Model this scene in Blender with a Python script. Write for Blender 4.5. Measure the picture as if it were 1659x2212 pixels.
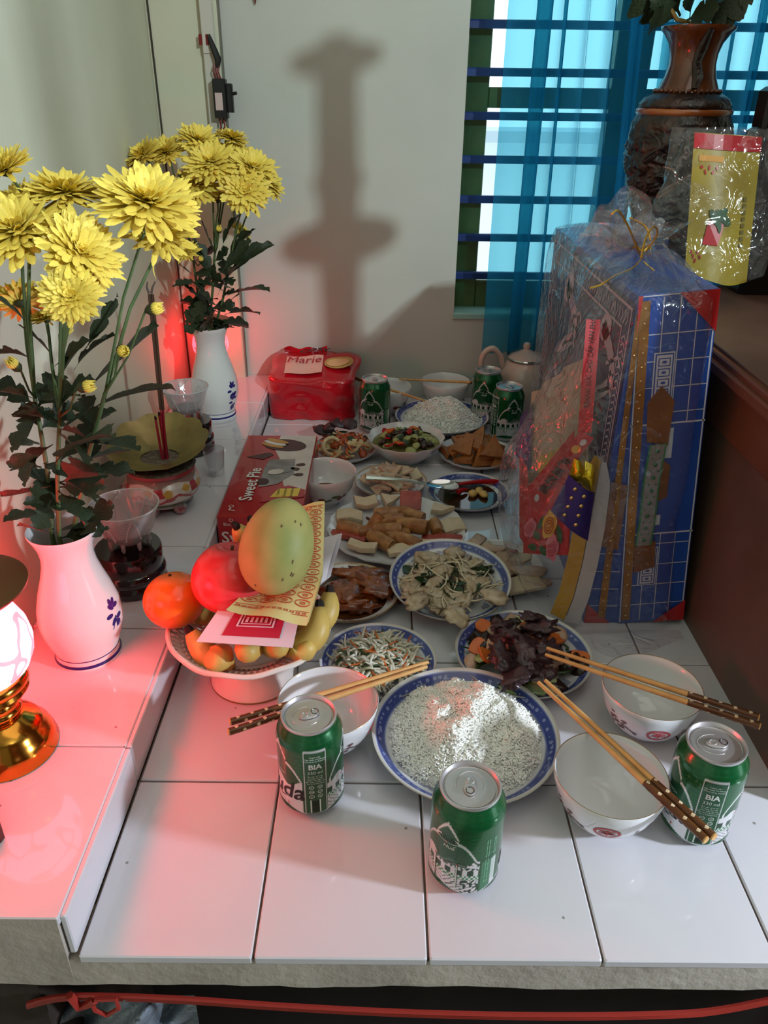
import bpy, bmesh, math, random
import numpy as np
from mathutils import Vector, Matrix, Euler
from mathutils import noise as mnoise
for o in list(bpy.data.objects): bpy.data.objects.remove(o)
sc = bpy.context.scene; col = sc.collection
PI = math.pi; rnd = random.Random(11)
# ---------------------------------------------------------------- camera
F, PITCH, ROLL, YAW, CH = 1655.6, 0.5068, 0.0132, -0.0047, 0.6482
cy_, sy_, cp_, sp_, cr_, sr_ = math.cos(YAW), math.sin(YAW), math.cos(PITCH), math.sin(PITCH), math.cos(ROLL), math.sin(ROLL)
r0 = Vector((cy_, sy_, 0)); fw = Vector((-sy_*cp_, cy_*cp_, -sp_)); u0 = Vector((-sy_*sp_, cy_*sp_, cp_))
cr = cr_*r0 + sr_*u0; cu = -sr_*r0 + cr_*u0
cam = bpy.data.objects.new('camera', bpy.data.cameras.new('camera')); col.objects.link(cam)
m3 = Matrix((cr, cu, -fw)).transposed(); cam.matrix_world = Matrix.Translation((0, 0, CH)) @ m3.to_4x4()
cam.data.sensor_fit = 'VERTICAL'; cam.data.sensor_height = 24.0; cam.data.lens = 24.0*F/2212; cam.data.clip_start = .01
sc.camera = cam
def ray(u, v): return fw + cr*((u-829.5)/F) - cu*((v-1106)/F)
def aty(u, v, Y): r = ray(u, v); return Vector((0, 0, CH)) + r*(Y/r.y)      # authoring aid: the point at depth Y
def atz(u, v, z): r = ray(u, v); return Vector((0, 0, CH)) + r*((z-CH)/r.z)
# ---------------------------------------------------------------- world, lights, exposure
w = bpy.data.worlds.new('overcast_sky'); sc.world = w; w.use_nodes = True
bg = w.node_tree.nodes['Background']; bg.inputs[0].default_value = (.80, .92, 1.0, 1); bg.inputs[1].default_value = 1.9
def lamp(name, kind, loc, to, energy, color, size=.1, sizey=None):
    d = bpy.data.lights.new(name, kind); o = bpy.data.objects.new(name, d); col.objects.link(o)
    o.location = loc; o.rotation_euler = (Vector(to)-Vector(loc)).to_track_quat('-Z', 'Y').to_euler(); d.energy = energy; d.color = color
    if kind == 'AREA':
        d.shape = 'RECTANGLE'; d.size = size; d.size_y = sizey or size
    else: d.shadow_soft_size = size
    return o
lamp('assumed_side_light', 'AREA', (1.16, .175, .43), (.05, .5, 0), 16, (.76, .86, 1.0), .07, .07)  # assumed low source for the can shadows, free in the room, no doorway there
lamp('assumed_rear_light', 'AREA', (1.62, -1.72, 1.84), (-.05, 1.73, .4), 62, (.80, .98, 1.0), .07, .07)  # assumed source lighting the back wall from behind the camera, no window there
lamp('ceiling_fill', 'AREA', (.7, .4, 2.05), (.7, .4, 0), 8.0, (1.0, .93, .85), 1.6, 1.6)  # soft overhead fill added for the ambient level, no known fitting
cyc = sc.cycles; cyc.use_adaptive_sampling = True; cyc.adaptive_threshold = .035; cyc.max_bounces = 7; cyc.diffuse_bounces = 3; cyc.glossy_bounces = 3; cyc.transmission_bounces = 6; cyc.transparent_max_bounces = 10; cyc.caustics_reflective = False; cyc.caustics_refractive = False
vs = sc.view_settings; vs.view_transform = 'Standard'; vs.look = 'None'; vs.exposure = 0.0; vs.gamma = 1.0; vs.use_curve_mapping = False
try: sc.display_settings.display_device = 'sRGB'
except Exception: pass
# ---------------------------------------------------------------- materials
MATS = {}
def s2l(c): return tuple(((x/255+.055)/1.055)**2.4 if x > 10 else x/255/12.92 for x in c)
def nd(nt, t, **k):
    n = nt.nodes.new(t)
    for a, b in k.items(): setattr(n, a, b)
    return n
def ramp(nt, stops, fac, interp='LINEAR'):
    r = nd(nt, 'ShaderNodeValToRGB'); r.color_ramp.interpolation = interp; e = r.color_ramp.elements
    while len(e) > 1: e.remove(e[-1])
    e[0].position = stops[0][0]; e[0].color = (*stops[0][1], 1)
    for p, c in stops[1:]:
        q = e.new(p); q.color = (*c, 1)
    nt.links.new(fac, r.inputs[0]); return r.outputs[0]
def mathn(nt, op, a, b=None):
    n = nd(nt, 'ShaderNodeMath', operation=op)
    for i, x in enumerate((a, b)):
        if x is None: continue
        if isinstance(x, (int, float)): n.inputs[i].default_value = x
        else: nt.links.new(x, n.inputs[i])
    return n.outputs[0]
def mat(name, c, rough=.5, metal=0, spec=.5, c2=None, ns=30, nd_=3, bump=0, bs=60, trans=0, ior=1.45, emit=None, es=0, alpha=1, sub=0, coat=0, vcol=False, lo=.35, hi=.65):
    """procedural principled material; c / c2 in 0-255, mixed by noise"""
    if name in MATS: return MATS[name]
    m = bpy.data.materials.new(name); m.use_nodes = True; nt = m.node_tree; b = nt.nodes['Principled BSDF']; I = b.inputs
    I['Base Color'].default_value = (*s2l(c), 1); I['Roughness'].default_value = rough; I['Metallic'].default_value = metal
    I['Specular IOR Level'].default_value = spec; I['IOR'].default_value = ior; I['Transmission Weight'].default_value = trans; I['Alpha'].default_value = alpha
    I['Coat Weight'].default_value = coat; I['Subsurface Weight'].default_value = sub
    if sub: I['Subsurface Radius'].default_value = (.006, .004, .002); I['Subsurface Scale'].default_value = 1
    if emit: I['Emission Color'].default_value = (*s2l(emit), 1); I['Emission Strength'].default_value = es
    tc = nd(nt, 'ShaderNodeTexCoord')
    if vcol:
        at = nd(nt, 'ShaderNodeVertexColor', layer_name='Col'); nt.links.new(at.outputs[0], I['Base Color'])
    elif c2 is not None:
        n = nd(nt, 'ShaderNodeTexNoise'); n.inputs['Scale'].default_value = ns; n.inputs['Detail'].default_value = nd_; nt.links.new(tc.outputs['Object'], n.inputs['Vector'])
        nt.links.new(ramp(nt, [(lo, s2l(c)), (hi, s2l(c2))], n.outputs['Fac']), I['Base Color'])
    if bump:
        n2 = nd(nt, 'ShaderNodeTexNoise'); n2.inputs['Scale'].default_value = bs; n2.inputs['Detail'].default_value = 3; nt.links.new(tc.outputs['Object'], n2.inputs['Vector'])
        bp = nd(nt, 'ShaderNodeBump'); bp.inputs['Strength'].default_value = bump; bp.inputs['Distance'].default_value = .004
        nt.links.new(n2.outputs['Fac'], bp.inputs['Height']); nt.links.new(bp.outputs[0], I['Normal'])
    MATS[name] = m; return m
def film(name, tint, rough=.08, gloss=.55, bump=.6, bs=45, body=.0):
    """clear plastic film: transparent with fresnel gloss and crinkles"""
    if name in MATS: return MATS[name]
    m = bpy.data.materials.new(name); m.use_nodes = True; nt = m.node_tree; nt.nodes.clear()
    out = nd(nt, 'ShaderNodeOutputMaterial'); tr = nd(nt, 'ShaderNodeBsdfTransparent'); tr.inputs[0].default_value = (*tint, 1)
    gl = nd(nt, 'ShaderNodeBsdfGlossy'); gl.inputs['Roughness'].default_value = rough; gl.inputs[0].default_value = (1, 1, 1, 1)
    df = nd(nt, 'ShaderNodeBsdfDiffuse'); df.inputs[0].default_value = (.75, .75, .75, 1)
    fr = nd(nt, 'ShaderNodeLayerWeight'); fr.inputs[0].default_value = .5
    tc = nd(nt, 'ShaderNodeTexCoord'); n = nd(nt, 'ShaderNodeTexNoise'); n.inputs['Scale'].default_value = bs; n.inputs['Detail'].default_value = 2
    n.inputs['Distortion'].default_value = 1.2
    nt.links.new(tc.outputs['Object'], n.inputs['Vector']); bp = nd(nt, 'ShaderNodeBump'); bp.inputs['Strength'].default_value = bump; bp.inputs['Distance'].default_value = .01
    nt.links.new(n.outputs['Fac'], bp.inputs['Height']); nt.links.new(bp.outputs[0], gl.inputs['Normal']); nt.links.new(bp.outputs[0], fr.inputs['Normal'])
    f2 = mathn(nt, 'MULTIPLY', mathn(nt, 'ADD', mathn(nt, 'MULTIPLY', mathn(nt, 'POWER', fr.outputs['Facing'], 3.0), .8), .07), gloss)
    m1 = nd(nt, 'ShaderNodeMixShader'); m1.inputs[0].default_value = body; nt.links.new(tr.outputs[0], m1.inputs[1]); nt.links.new(df.outputs[0], m1.inputs[2])
    mx = nd(nt, 'ShaderNodeMixShader'); nt.links.new(f2, mx.inputs[0]); nt.links.new(m1.outputs[0], mx.inputs[1]); nt.links.new(gl.outputs[0], mx.inputs[2]); nt.links.new(mx.outputs[0], out.inputs[0])
    MATS[name] = m; return m
def glassy(name, tint, rough=.03, body=.12, gloss=1.0, bump=0, bs=60, bcol=(.8, .8, .8)):
    return film(name, tint, rough, gloss, bump, bs, body)
def plate_mat(name, R, inner, kind):
    """blue-and-white / gold edged crockery: bands printed by radius"""
    if name in MATS: return MATS[name]
    m = mat(name, (214, 214, 216), .12, coat=.3); nt = m.node_tree; b = nt.nodes['Principled BSDF']
    tc = nd(nt, 'ShaderNodeTexCoord'); sx = nd(nt, 'ShaderNodeSeparateXYZ'); nt.links.new(tc.outputs['Object'], sx.inputs[0])
    r = mathn(nt, 'DIVIDE', mathn(nt, 'SQRT', mathn(nt, 'ADD', mathn(nt, 'MULTIPLY', sx.outputs[0], sx.outputs[0]), mathn(nt, 'MULTIPLY', sx.outputs[1], sx.outputs[1]))), R)
    Wt, B1, B2 = s2l((214, 214, 216)), s2l((66, 78, 140)), s2l((118, 130, 178))
    if kind == 'blue':
        base = ramp(nt, [(0, Wt), (inner-.015, Wt), (inner, B2), (inner+.015, B1), (.945, B1), (.955, B2), (.965, Wt), (.99, s2l((196, 190, 180)))], r)
        v = nd(nt, 'ShaderNodeTexVoronoi'); v.inputs['Scale'].default_value = 150; nt.links.new(tc.outputs['Object'], v.inputs['Vector'])
        d = mathn(nt, 'LESS_THAN', v.outputs['Distance'], .38)
        d2 = mathn(nt, 'MULTIPLY', d, mathn(nt, 'MULTIPLY', mathn(nt, 'GREATER_THAN', r, inner+.03), mathn(nt, 'LESS_THAN', r, .93)))
        mx = nd(nt, 'ShaderNodeMix', data_type='RGBA'); nt.links.new(mathn(nt, 'MULTIPLY', d2, .55), mx.inputs[0]); nt.links.new(base, mx.inputs[6]); mx.inputs[7].default_value = (*s2l((165, 176, 215)), 1)
        # flowers on the inner slope
        n = nd(nt, 'ShaderNodeTexNoise'); n.inputs['Scale'].default_value = 95; n.inputs['Detail'].default_value = 1; nt.links.new(tc.outputs['Object'], n.inputs['Vector'])
        fl = mathn(nt, 'MULTIPLY', mathn(nt, 'GREATER_THAN', n.outputs['Fac'], .55), mathn(nt, 'MULTIPLY', mathn(nt, 'GREATER_THAN', r, inner-.2), mathn(nt, 'LESS_THAN', r, inner-.05)))
        mx2 = nd(nt, 'ShaderNodeMix', data_type='RGBA'); nt.links.new(mathn(nt, 'MULTIPLY', fl, .6), mx2.inputs[0]); nt.links.new(mx.outputs[2], mx2.inputs[6]); mx2.inputs[7].default_value = (*B1, 1)
        nt.links.new(mx2.outputs[2], b.inputs['Base Color'])
    else:
        edge = s2l((170, 140, 95)) if kind == 'gold' else s2l((205, 205, 205))
        base = ramp(nt, [(0, Wt), (.95, Wt), (.975, edge), (1, edge)], r)
        n = nd(nt, 'ShaderNodeTexNoise'); n.inputs['Scale'].default_value = 60; n.inputs['Detail'].default_value = 2; nt.links.new(tc.outputs['Object'], n.inputs['Vector'])
        fl = mathn(nt, 'MULTIPLY', mathn(nt, 'GREATER_THAN', n.outputs['Fac'], .62), mathn(nt, 'MULTIPLY', mathn(nt, 'GREATER_THAN', r, .78), mathn(nt, 'LESS_THAN', r, .93)))
        mx2 = nd(nt, 'ShaderNodeMix', data_type='RGBA'); nt.links.new(mathn(nt, 'MULTIPLY', fl, .7), mx2.inputs[0]); nt.links.new(base, mx2.inputs[6]); mx2.inputs[7].default_value = (*s2l((150, 90, 95)), 1)
        nt.links.new(mx2.outputs[2], b.inputs['Base Color'])
    return m
# ---------------------------------------------------------------- mesh helpers
class MB:
    def __init__(s): s.v = []; s.f = []; s.c = []
    def add(s, vs_, fs_, c=None):
        o = len(s.v); s.v += [tuple(p) for p in vs_]; s.f += [tuple(i+o for i in q) for q in fs_]
        if c is not None: s.c += [c]*len(vs_)
        return s
    def box(s, a, b, M=None):
        x0, y0, z0 = a; x1, y1, z1 = b
        p = [Vector(q) for q in ((x0,y0,z0),(x1,y0,z0),(x1,y1,z0),(x0,y1,z0),(x0,y0,z1),(x1,y0,z1),(x1,y1,z1),(x0,y1,z1))]
        if M is not None: p = [M @ q for q in p]
        return s.add(p, [(0,3,2,1),(4,5,6,7),(0,1,5,4),(1,2,6,5),(2,3,7,6),(3,0,4,7)])
    def bbox(s, a, b, r=.002, M=None):
        """box with chamfered vertical and top edges"""
        x0, y0, z0 = a; x1, y1, z1 = b; L = []
        for z, d in ((z0, 0), (z1-r, 0), (z1, r)):
            x_, X_, y_, Y_ = x0+d, x1-d, y0+d, y1-d
            L.append([(x_+r,y_,z),(X_-r,y_,z),(X_,y_+r,z),(X_,Y_-r,z),(X_-r,Y_,z),(x_+r,Y_,z),(x_,Y_-r,z),(x_,y_+r,z)])
        p = [Vector(q) for l in L for q in l]
        if M is not None: p = [M @ q for q in p]
        fs_ = [tuple(range(7, -1, -1)), tuple(range(16, 24))]
        for k in range(2):
            for i in range(8): j = (i+1) % 8; fs_.append((k*8+i, k*8+j, k*8+8+j, k*8+8+i))
        return s.add(p, fs_)
    def lathe(s, prof, n=48, c=(0, 0, 0), fn=None, cap=True):
        vs_ = []; fs_ = []
        for i, (r, z) in enumerate(prof):
            for k in range(n):
                a = 2*PI*k/n; rr, zz = (r, z) if fn is None else fn(r, z, a)
                vs_.append((c[0]+rr*math.cos(a), c[1]+rr*math.sin(a), c[2]+zz))
        for i in range(len(prof)-1):
            for k in range(n):
                j = (k+1) % n; fs_.append((i*n+k, i*n+j, (i+1)*n+j, (i+1)*n+k))
        if cap:
            if prof[0][0] > 1e-6: fs_.append(tuple(range(n-1, -1, -1)))
            if prof[-1][0] > 1e-6: fs_.append(tuple(range((len(prof)-1)*n, len(prof)*n)))
        return s.add(vs_, fs_)
    def tube(s, pts, rad, n=8, cap=True):
        pts = [Vector(p) for p in pts]; N = len(pts)
        if not isinstance(rad, (list, tuple)): rad = [rad]*N
        vs_ = []; fs_ = []; up = Vector((0, 0, 1)); prev = None
        for i, p in enumerate(pts):
            t = (pts[min(i+1, N-1)]-pts[max(i-1, 0)]).normalized()
            a = t.cross(up if abs(t.dot(up)) < .95 else Vector((1, 0, 0))) if prev is None else prev - t*prev.dot(t)
            a.normalize(); prev = a; b = t.cross(a)
            for k in range(n):
                q = 2*PI*k/n; vs_.append(p + (a*math.cos(q)+b*math.sin(q))*rad[i])
        for i in range(N-1):
            for k in range(n):
                j = (k+1) % n; fs_.append((i*n+k, i*n+j, (i+1)*n+j, (i+1)*n+k))
        if cap: fs_ += [tuple(range(n-1, -1, -1)), tuple(range((N-1)*n, N*n))]
        return s.add(vs_, fs_)
    def grid(s, fn, nu, nv, cfn=None, closed=False):
        vs_ = []; fs_ = []
        for i in range(nu):
            for j in range(nv): vs_.append(tuple(fn(i/(nu if closed else nu-1), j/(nv-1))))
        for i in range(nu if closed else nu-1):
            for j in range(nv-1):
                a = i*nv+j; b = ((i+1) % nu)*nv+j; fs_.append((a, b, b+1, a+1))
        s.add(vs_, fs_)
        if cfn:
            for i in range(nu):
                for j in range(nv): s.c.append(cfn(i/(nu if closed else nu-1), j/(nv-1)))
        return s
    def mesh(s, name, smooth=True):
        me = bpy.data.meshes.new(name); me.from_pydata(s.v, [], s.f)
        if smooth: me.polygons.foreach_set('use_smooth', [True]*len(me.polygons))
        if s.c:
            ca = me.color_attributes.new('Col', 'FLOAT_COLOR', 'POINT'); a = np.ones((len(s.v), 4), np.float32); a[:, :3] = np.array(s.c, np.float32); ca.data.foreach_set('color', a.ravel())
        me.update(); return me
    def build(s, name, m, parent=None, smooth=True, ang=40):
        me = s.mesh(name, smooth)
        if smooth and ang: me.set_sharp_from_angle(angle=math.radians(ang))
        return ob(name, me, m, parent)
def ob(name, me, m=None, parent=None, loc=None, rot=None):
    o = bpy.data.objects.new(name, me); col.objects.link(o)
    if m is not None and not me.materials: me.materials.append(m)
    if loc is not None: o.location = loc
    if rot is not None: o.rotation_euler = rot
    if parent is not None:
        o.parent = parent
        if loc is None: o.matrix_parent_inverse = Matrix.Translation(-Vector(root_loc(parent)))
    return o
def root_loc(o): return TRUE.get(o.name, Vector((0, 0, 0))) if o.type == 'EMPTY' else Vector((0, 0, 0))
TRUE = {}
def tag(o, label=None, cat=None, group=None, kind=None):
    if label: o['label'] = label
    if cat: o['category'] = cat
    if group: o['group'] = group
    if kind: o['kind'] = kind
    return o
def thing(name, label, cat, loc=(0, 0, 0), group=None, kind=None):
    o = bpy.data.objects.new(name, None); col.objects.link(o); o.location = loc; o.empty_display_size = .02; TRUE[o.name] = Vector(loc)
    return tag(o, label, cat, group, kind)
def copy_tree(o, parent=None):
    c = o.copy(); col.objects.link(c); c.parent = parent
    for ch in list(o.children): copy_tree(ch, c)
    return c
def place(proto, loc, rot=(0, 0, 0), label=None, group=None, first=[None], scale=None):
    """first use moves the prototype itself, later uses copy it with its parts"""
    if proto.get('_used'): o = copy_tree(proto)
    else: o = proto; proto['_used'] = 1
    o.location = loc; o.rotation_euler = rot
    if scale: o.scale = (scale,)*3 if isinstance(scale, (int, float)) else scale
    if label: o['label'] = label
    if group: o['group'] = group
    return o
def text2d(body, size=1.0, align='CENTER', shear=0, bold=0):
    """outline lettering as flat triangles in the x-y plane"""
    c = bpy.data.curves.new('t', 'FONT'); c.body = body; c.size = size; c.align_x = align; c.align_y = 'CENTER'; c.shear = shear; c.offset = bold; c.resolution_u = 2
    o = bpy.data.objects.new('t', c); col.objects.link(o); me = o.to_mesh()
    v = [tuple(p.co) for p in me.vertices]; f = [tuple(p.vertices) for p in me.polygons]; o.to_mesh_clear(); bpy.data.objects.remove(o); bpy.data.curves.remove(c); return v, f
def rot2(v, a, x=0, y=0, sx=1, sy=1): return [(x+(p[0]*sx)*math.cos(a)-(p[1]*sy)*math.sin(a), y+(p[0]*sx)*math.sin(a)+(p[1]*sy)*math.cos(a)) for p in v]
def plane_map(o, ex, ey, off=.0006):
    o = Vector(o); ex = Vector(ex).normalized(); ey = Vector(ey).normalized(); n = ex.cross(ey)
    return lambda x, y, k=1: o + ex*x + ey*y + n*off*k
class Dec:
    """flat print: shapes drawn in (x, y) and laid on a surface"""
    def __init__(s, fn): s.fn = fn; s.m = {}
    def mb(s, m): return s.m.setdefault(m.name, (MB(), m))[0]
    def poly(s, m, pts, k=1):
        s.mb(m).add([s.fn(x, y, k) for x, y in pts], [tuple(range(len(pts)))]); return s
    def rect(s, m, x0, y0, x1, y1, k=1): return s.poly(m, [(x0,y0),(x1,y0),(x1,y1),(x0,y1)], k)
    def ell(s, m, x, y, a, b, rot=0, n=20, k=1): return s.poly(m, rot2([(a*math.cos(2*PI*i/n), b*math.sin(2*PI*i/n)) for i in range(n)], rot, x, y), k)
    def ring(s, m, x, y, a, b, wd, n=20, k=1, rot=0):
        o = rot2([(a*math.cos(2*PI*i/n), b*math.sin(2*PI*i/n)) for i in range(n)], rot, x, y); q = rot2([((a-wd)*math.cos(2*PI*i/n), (b-wd)*math.sin(2*PI*i/n)) for i in range(n)], rot, x, y)
        s.mb(m).add([s.fn(*p, k) for p in o+q], [(i, (i+1) % n, n+(i+1) % n, n+i) for i in range(n)]); return s
    def line(s, m, pts, wd, k=1):
        for (x0, y0), (x1, y1) in zip(pts, pts[1:]):
            d = math.hypot(x1-x0, y1-y0) or 1; nx, ny = -(y1-y0)/d*wd/2, (x1-x0)/d*wd/2
            s.poly(m, [(x0-nx,y0-ny),(x1-nx,y1-ny),(x1+nx,y1+ny),(x0+nx,y0+ny)], k)
        return s
    def frame(s, m, x0, y0, x1, y1, wd, k=1):
        return s.rect(m,x0,y0,x1,y0+wd,k).rect(m,x0,y1-wd,x1,y1,k).rect(m,x0,y0+wd,x0+wd,y1-wd,k).rect(m,x1-wd,y0+wd,x1,y1-wd,k)
    def text(s, m, body, x, y, size, rot=0, k=2, align='CENTER', shear=0, bold=0, sx=1):
        v, f = text2d(body, size, align, shear, bold); s.mb(m).add([s.fn(*p, k) for p in rot2(v, rot, x, y, sx)], f); return s
    def done(s, name, parent):
        for m, (mb, mt) in s.m.items(): mb.build(name, mt, parent, smooth=False)
def smooth(pts, n=6):
    pts = [Vector(p) for p in pts]; out = []
    for i in range(len(pts)-1):
        p0, p1, p2, p3 = pts[max(i-1, 0)], pts[i], pts[i+1], pts[min(i+2, len(pts)-1)]
        for k in range(n):
            t = k/n; out.append(.5*((2*p1)+(p2-p0)*t+(2*p0-5*p1+4*p2-p3)*t*t+(3*p1-p0-3*p2+p3)*t**3))
    return out+[pts[-1]]
def blob(dims, seed, amp=.25, freq=1.6, sub=2, flat=0):
    """lumpy food chunk"""
    bm = bmesh.new(); bmesh.ops.create_icosphere(bm, subdivisions=sub, radius=1); off = Vector((seed*3.1, seed*1.7, seed*.9))
    for v in bm.verts:
        n = mnoise.noise(v.co*freq+off); p = v.co*(1+amp*n)
        v.co = Vector((p.x*dims[0], p.y*dims[1], p.z*dims[2]))
    me = bpy.data.meshes.new('chunk'); bm.to_mesh(me); bm.free(); me.polygons.foreach_set('use_smooth', [True]*len(me.polygons)); return me
# ================================================================ the room
WALL = mat('wall_paint', (203, 204, 195), .75, c2=(193, 194, 185), ns=3, bump=.05, bs=25)
WALLL = mat('wall_paint_left', (208, 208, 184), .6, c2=(198, 198, 174), ns=4, bump=.08, bs=12)
def struct(name, mb, m, smooth=False): return tag(mb.build(name, m, None, smooth), kind='structure')
YB = 1.737                                   # back wall face
WX0, WX1, WZ0, WZ1 = .160, .98, .202, 1.25   # window opening
mb = MB()                                    # back wall with its window opening
mb.box((-.62, YB, -.8), (WX0, YB+.11, 2.2)); mb.box((WX1, YB, -.8), (4.1, YB+.11, 2.2)); mb.box((WX0, YB, -.8), (WX1, YB+.11, WZ0)); mb.box((WX0, YB, WZ1), (WX1, YB+.11, 2.2))
struct('wall_back', mb, WALL)
mb = MB(); M_ = Matrix.Translation((-.428, .3, 0)) @ Matrix.Rotation(math.radians(1.0), 4, 'Z')
mb.box((-.12, -3.0, -.8), (0, 1.46, 2.2), M_); struct('wall_left', mb, WALLL)
struct('trim_1', MB().bbox((-.50, YB-.018, -.8), (-.318, YB+.002, 2.2), .004), WALLL)      # pilaster in the corner
struct('wall_front', MB().box((-.62, -2.72, -.8), (4.1, -2.6, 2.2)), WALL)
mb = MB(); mb.box((4.0, -2.6, -.8), (4.1, -1.3, 2.2)); mb.box((4.0, -.2, -.8), (4.1, YB, 2.2)); mb.box((4.0, -1.3, 1.3), (4.1, -.2, 2.2)); struct('wall_right', mb, WALL)
struct('ceiling', MB().box((-.62, -2.7, 2.2), (4.1, YB+.1, 2.3)), WALL)
struct('floor', MB().box((-.62, -2.7, -.9), (4.1, YB+.1, -.8)), mat('floor_paint', (120, 105, 95), .5, c2=(95, 84, 76), ns=6))
# crack lines in the plaster and the fine joint of the pilaster
CR = mat('dark_joint', (60, 58, 50), .9)
mb = MB(); mb.box((-.4495, YB-.0205, .05), (-.4465, YB-.0175, 1.4)); struct('trim_2', mb, CR)
mb = MB(); mb.box((-.3195, YB-.0155, .05), (-.3165, YB-.001, 1.4)); struct('trim_3', mb, mat('pale_joint', (120, 118, 105), .9))
# ---------------------------------------------------------------- window, bars, frame, panes
GREEN = mat('green_paint', (90, 112, 64), .45, c2=(76, 98, 52), ns=14); BARB = mat('blue_bar_paint', (34, 62, 120), .35, c2=(28, 50, 104), ns=20); SILL = mat('sill_paint', (150, 190, 180), .5)
wn = thing('window_1', None, None, (WX0, YB+.07, WZ0), kind='structure')
def wpart(name, a, b, m, r=.002): return MB().bbox(a, b, r).build(name, m, wn, smooth=False)
yf0, yf1 = YB+.055, YB+.10
for x0, x1 in ((WX0, .212), (.462, .535), (.83, .98)): wpart('stile', (x0, yf0, WZ0), (x1, yf1, WZ1), GREEN)
for x0, x1 in ((.212, .462), (.535, .83)):
    for z0, z1 in ((WZ0, .262), (.612, .650), (1.16, WZ1)): wpart('rail', (x0, yf0+.004, z0), (x1, yf1-.004, z1), GREEN)
    for z0, z1 in ((.262, .612), (.650, 1.16)): wpart('pane', (x0, yf0+.018, z0), (x1, yf0+.021, z1), glassy('window_glass', (.97, 1, 1), .0, .0, .5))
for z in (.28, .361, .439, .517, .598, .676, .757, .838, .92, 1.0): wpart('bar', (WX0-.004, YB+.022, z-.0075), (WX1+.004, YB+.037, z+.0075), BARB, .003)
struct('trim_4', MB().bbox((WX0-.002, YB-.006, WZ0-.012), (WX1, YB+.06, WZ0+.001), .003), SILL)
# what stands outside: a pale house wall and shrubs, blown out by daylight
HS = mat('outside_house_wall', (240, 245, 248), .8)
hs = thing('neighbour_house', 'pale neighbouring house wall beyond the barred window', 'house', (1.2, 4.2, -.8))
MB().box((-1.5, 4.2, -.8), (4, 4.4, .42)).build('house_wall', HS, hs, False); MB().box((-1.6, 4.05, .42), (4.1, 4.5, .47)).build('roof_edge', mat('outside_roof', (190, 205, 215), .7), hs, False)
# ---------------------------------------------------------------- sheer teal curtains
def curtain_mat():
    m = bpy.data.materials.new('teal_sheer'); m.use_nodes = True; nt = m.node_tree; nt.nodes.clear(); out = nd(nt, 'ShaderNodeOutputMaterial')
    tr = nd(nt, 'ShaderNodeBsdfTransparent'); tr.inputs[0].default_value = (.34, .79, .88, 1)
    tl = nd(nt, 'ShaderNodeBsdfTranslucent'); tl.inputs[0].default_value = (*s2l((56, 160, 205)), 1)
    df = nd(nt, 'ShaderNodeBsdfDiffuse'); tc = nd(nt, 'ShaderNodeTexCoord'); n = nd(nt, 'ShaderNodeTexNoise'); n.inputs['Scale'].default_value = 9; nt.links.new(tc.outputs['Object'], n.inputs['Vector'])
    nt.links.new(ramp(nt, [(.35, s2l((12, 92, 104))), (.65, s2l((26, 118, 128)))], n.outputs['Fac']), df.inputs[0])
    lw = nd(nt, 'ShaderNodeLayerWeight'); lw.inputs[0].default_value = .55
    a = nd(nt, 'ShaderNodeMixShader'); a.inputs[0].default_value = .66; nt.links.new(df.outputs[0], a.inputs[1]); nt.links.new(tl.outputs[0], a.inputs[2])
    fac = mathn(nt, 'MULTIPLY_ADD', lw.outputs['Facing'], .60); fac.node.inputs[2].default_value = .36
    mx = nd(nt, 'ShaderNodeMixShader'); nt.links.new(fac, mx.inputs[0]); nt.links.new(tr.outputs[0], mx.inputs[1]); nt.links.new(a.outputs[0], mx.inputs[2]); nt.links.new(mx.outputs[0], out.inputs[0]); return m
CUR = curtain_mat()
def curtain(label, xt0, xt1, xb0, xb1, z0, z1, y, folds, amp, seed):
    r = random.Random(seed); ph = [r.uniform(0, 6) for _ in range(4)]
    def fn(u, v):
        t = 1-v; k = u + .012*math.sin(7*u*PI+ph[0]) + .02*math.sin(3*PI*u+ph[1])*v
        x0 = xt0+(xb0-xt0)*t; x1 = xt1+(xb1-xt1)*t
        a = amp*(.65+.45*math.sin(u*5.3+ph[2]))*(1 if u > .3 else 1.35)
        return (x0+(x1-x0)*u + 1.15*a*math.sin(2*PI*folds*k+ph[3]+1.3), y + a*math.sin(2*PI*folds*k+ph[3]) + .22*a*math.sin(2*PI*folds*2*k+1), z0+(z1-z0)*v + (.006*math.sin(u*2*PI*folds*.7)+.004*math.sin(u*31) if v == 0 else 0))
    c = MB().grid(fn, 220, 14).build('curtain', CUR, None, ang=0); tag(c, label, 'curtain', 'teal curtains'); return c
curtain('sheer teal curtain hanging left of the brown vase over the barred window', .254, .468, .250, .545, .132, 1.3, 1.678, 5.5, .024, 3)
curtain('sheer teal curtain hanging behind the brown vase and right of it', .500, .95, .535, .98, .10, 1.3, 1.684, 8, .018, 5)
# ---------------------------------------------------------------- circuit breaker, trunking and wires on the pilaster
TR = mat('trunking_plastic', (198, 194, 182), .5); BLK = mat('black_plastic', (28, 26, 26), .4); RW = mat('red_wire', (120, 22, 24), .4); YP = YB-.02
t = thing('cable_trunking', 'narrow cream cable trunking strip running down the corner pilaster', 'trunking', (-.336, YP, .56))
MB().bbox((-.350, YP-.010, .555), (-.326, YP, 1.5), .002).build('strip', TR, t, False); MB().bbox((-.349, YP-.013, .70), (-.327, YP-.010, 1.5), .001).build('cover', TR, t, False)
t = thing('circuit_breaker', 'small black circuit breaker with red wires on the corner pilaster', 'breaker', (-.315, YP-.01, .6))
MB().bbox((-.333, YP-.034, .590), (-.308, YP-.010, .658), .002).build('body', BLK, t, False); MB().bbox((-.308, YP-.032, .600), (-.296, YP-.016, .650), .002).build('terminal_block', BLK, t, False)
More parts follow.
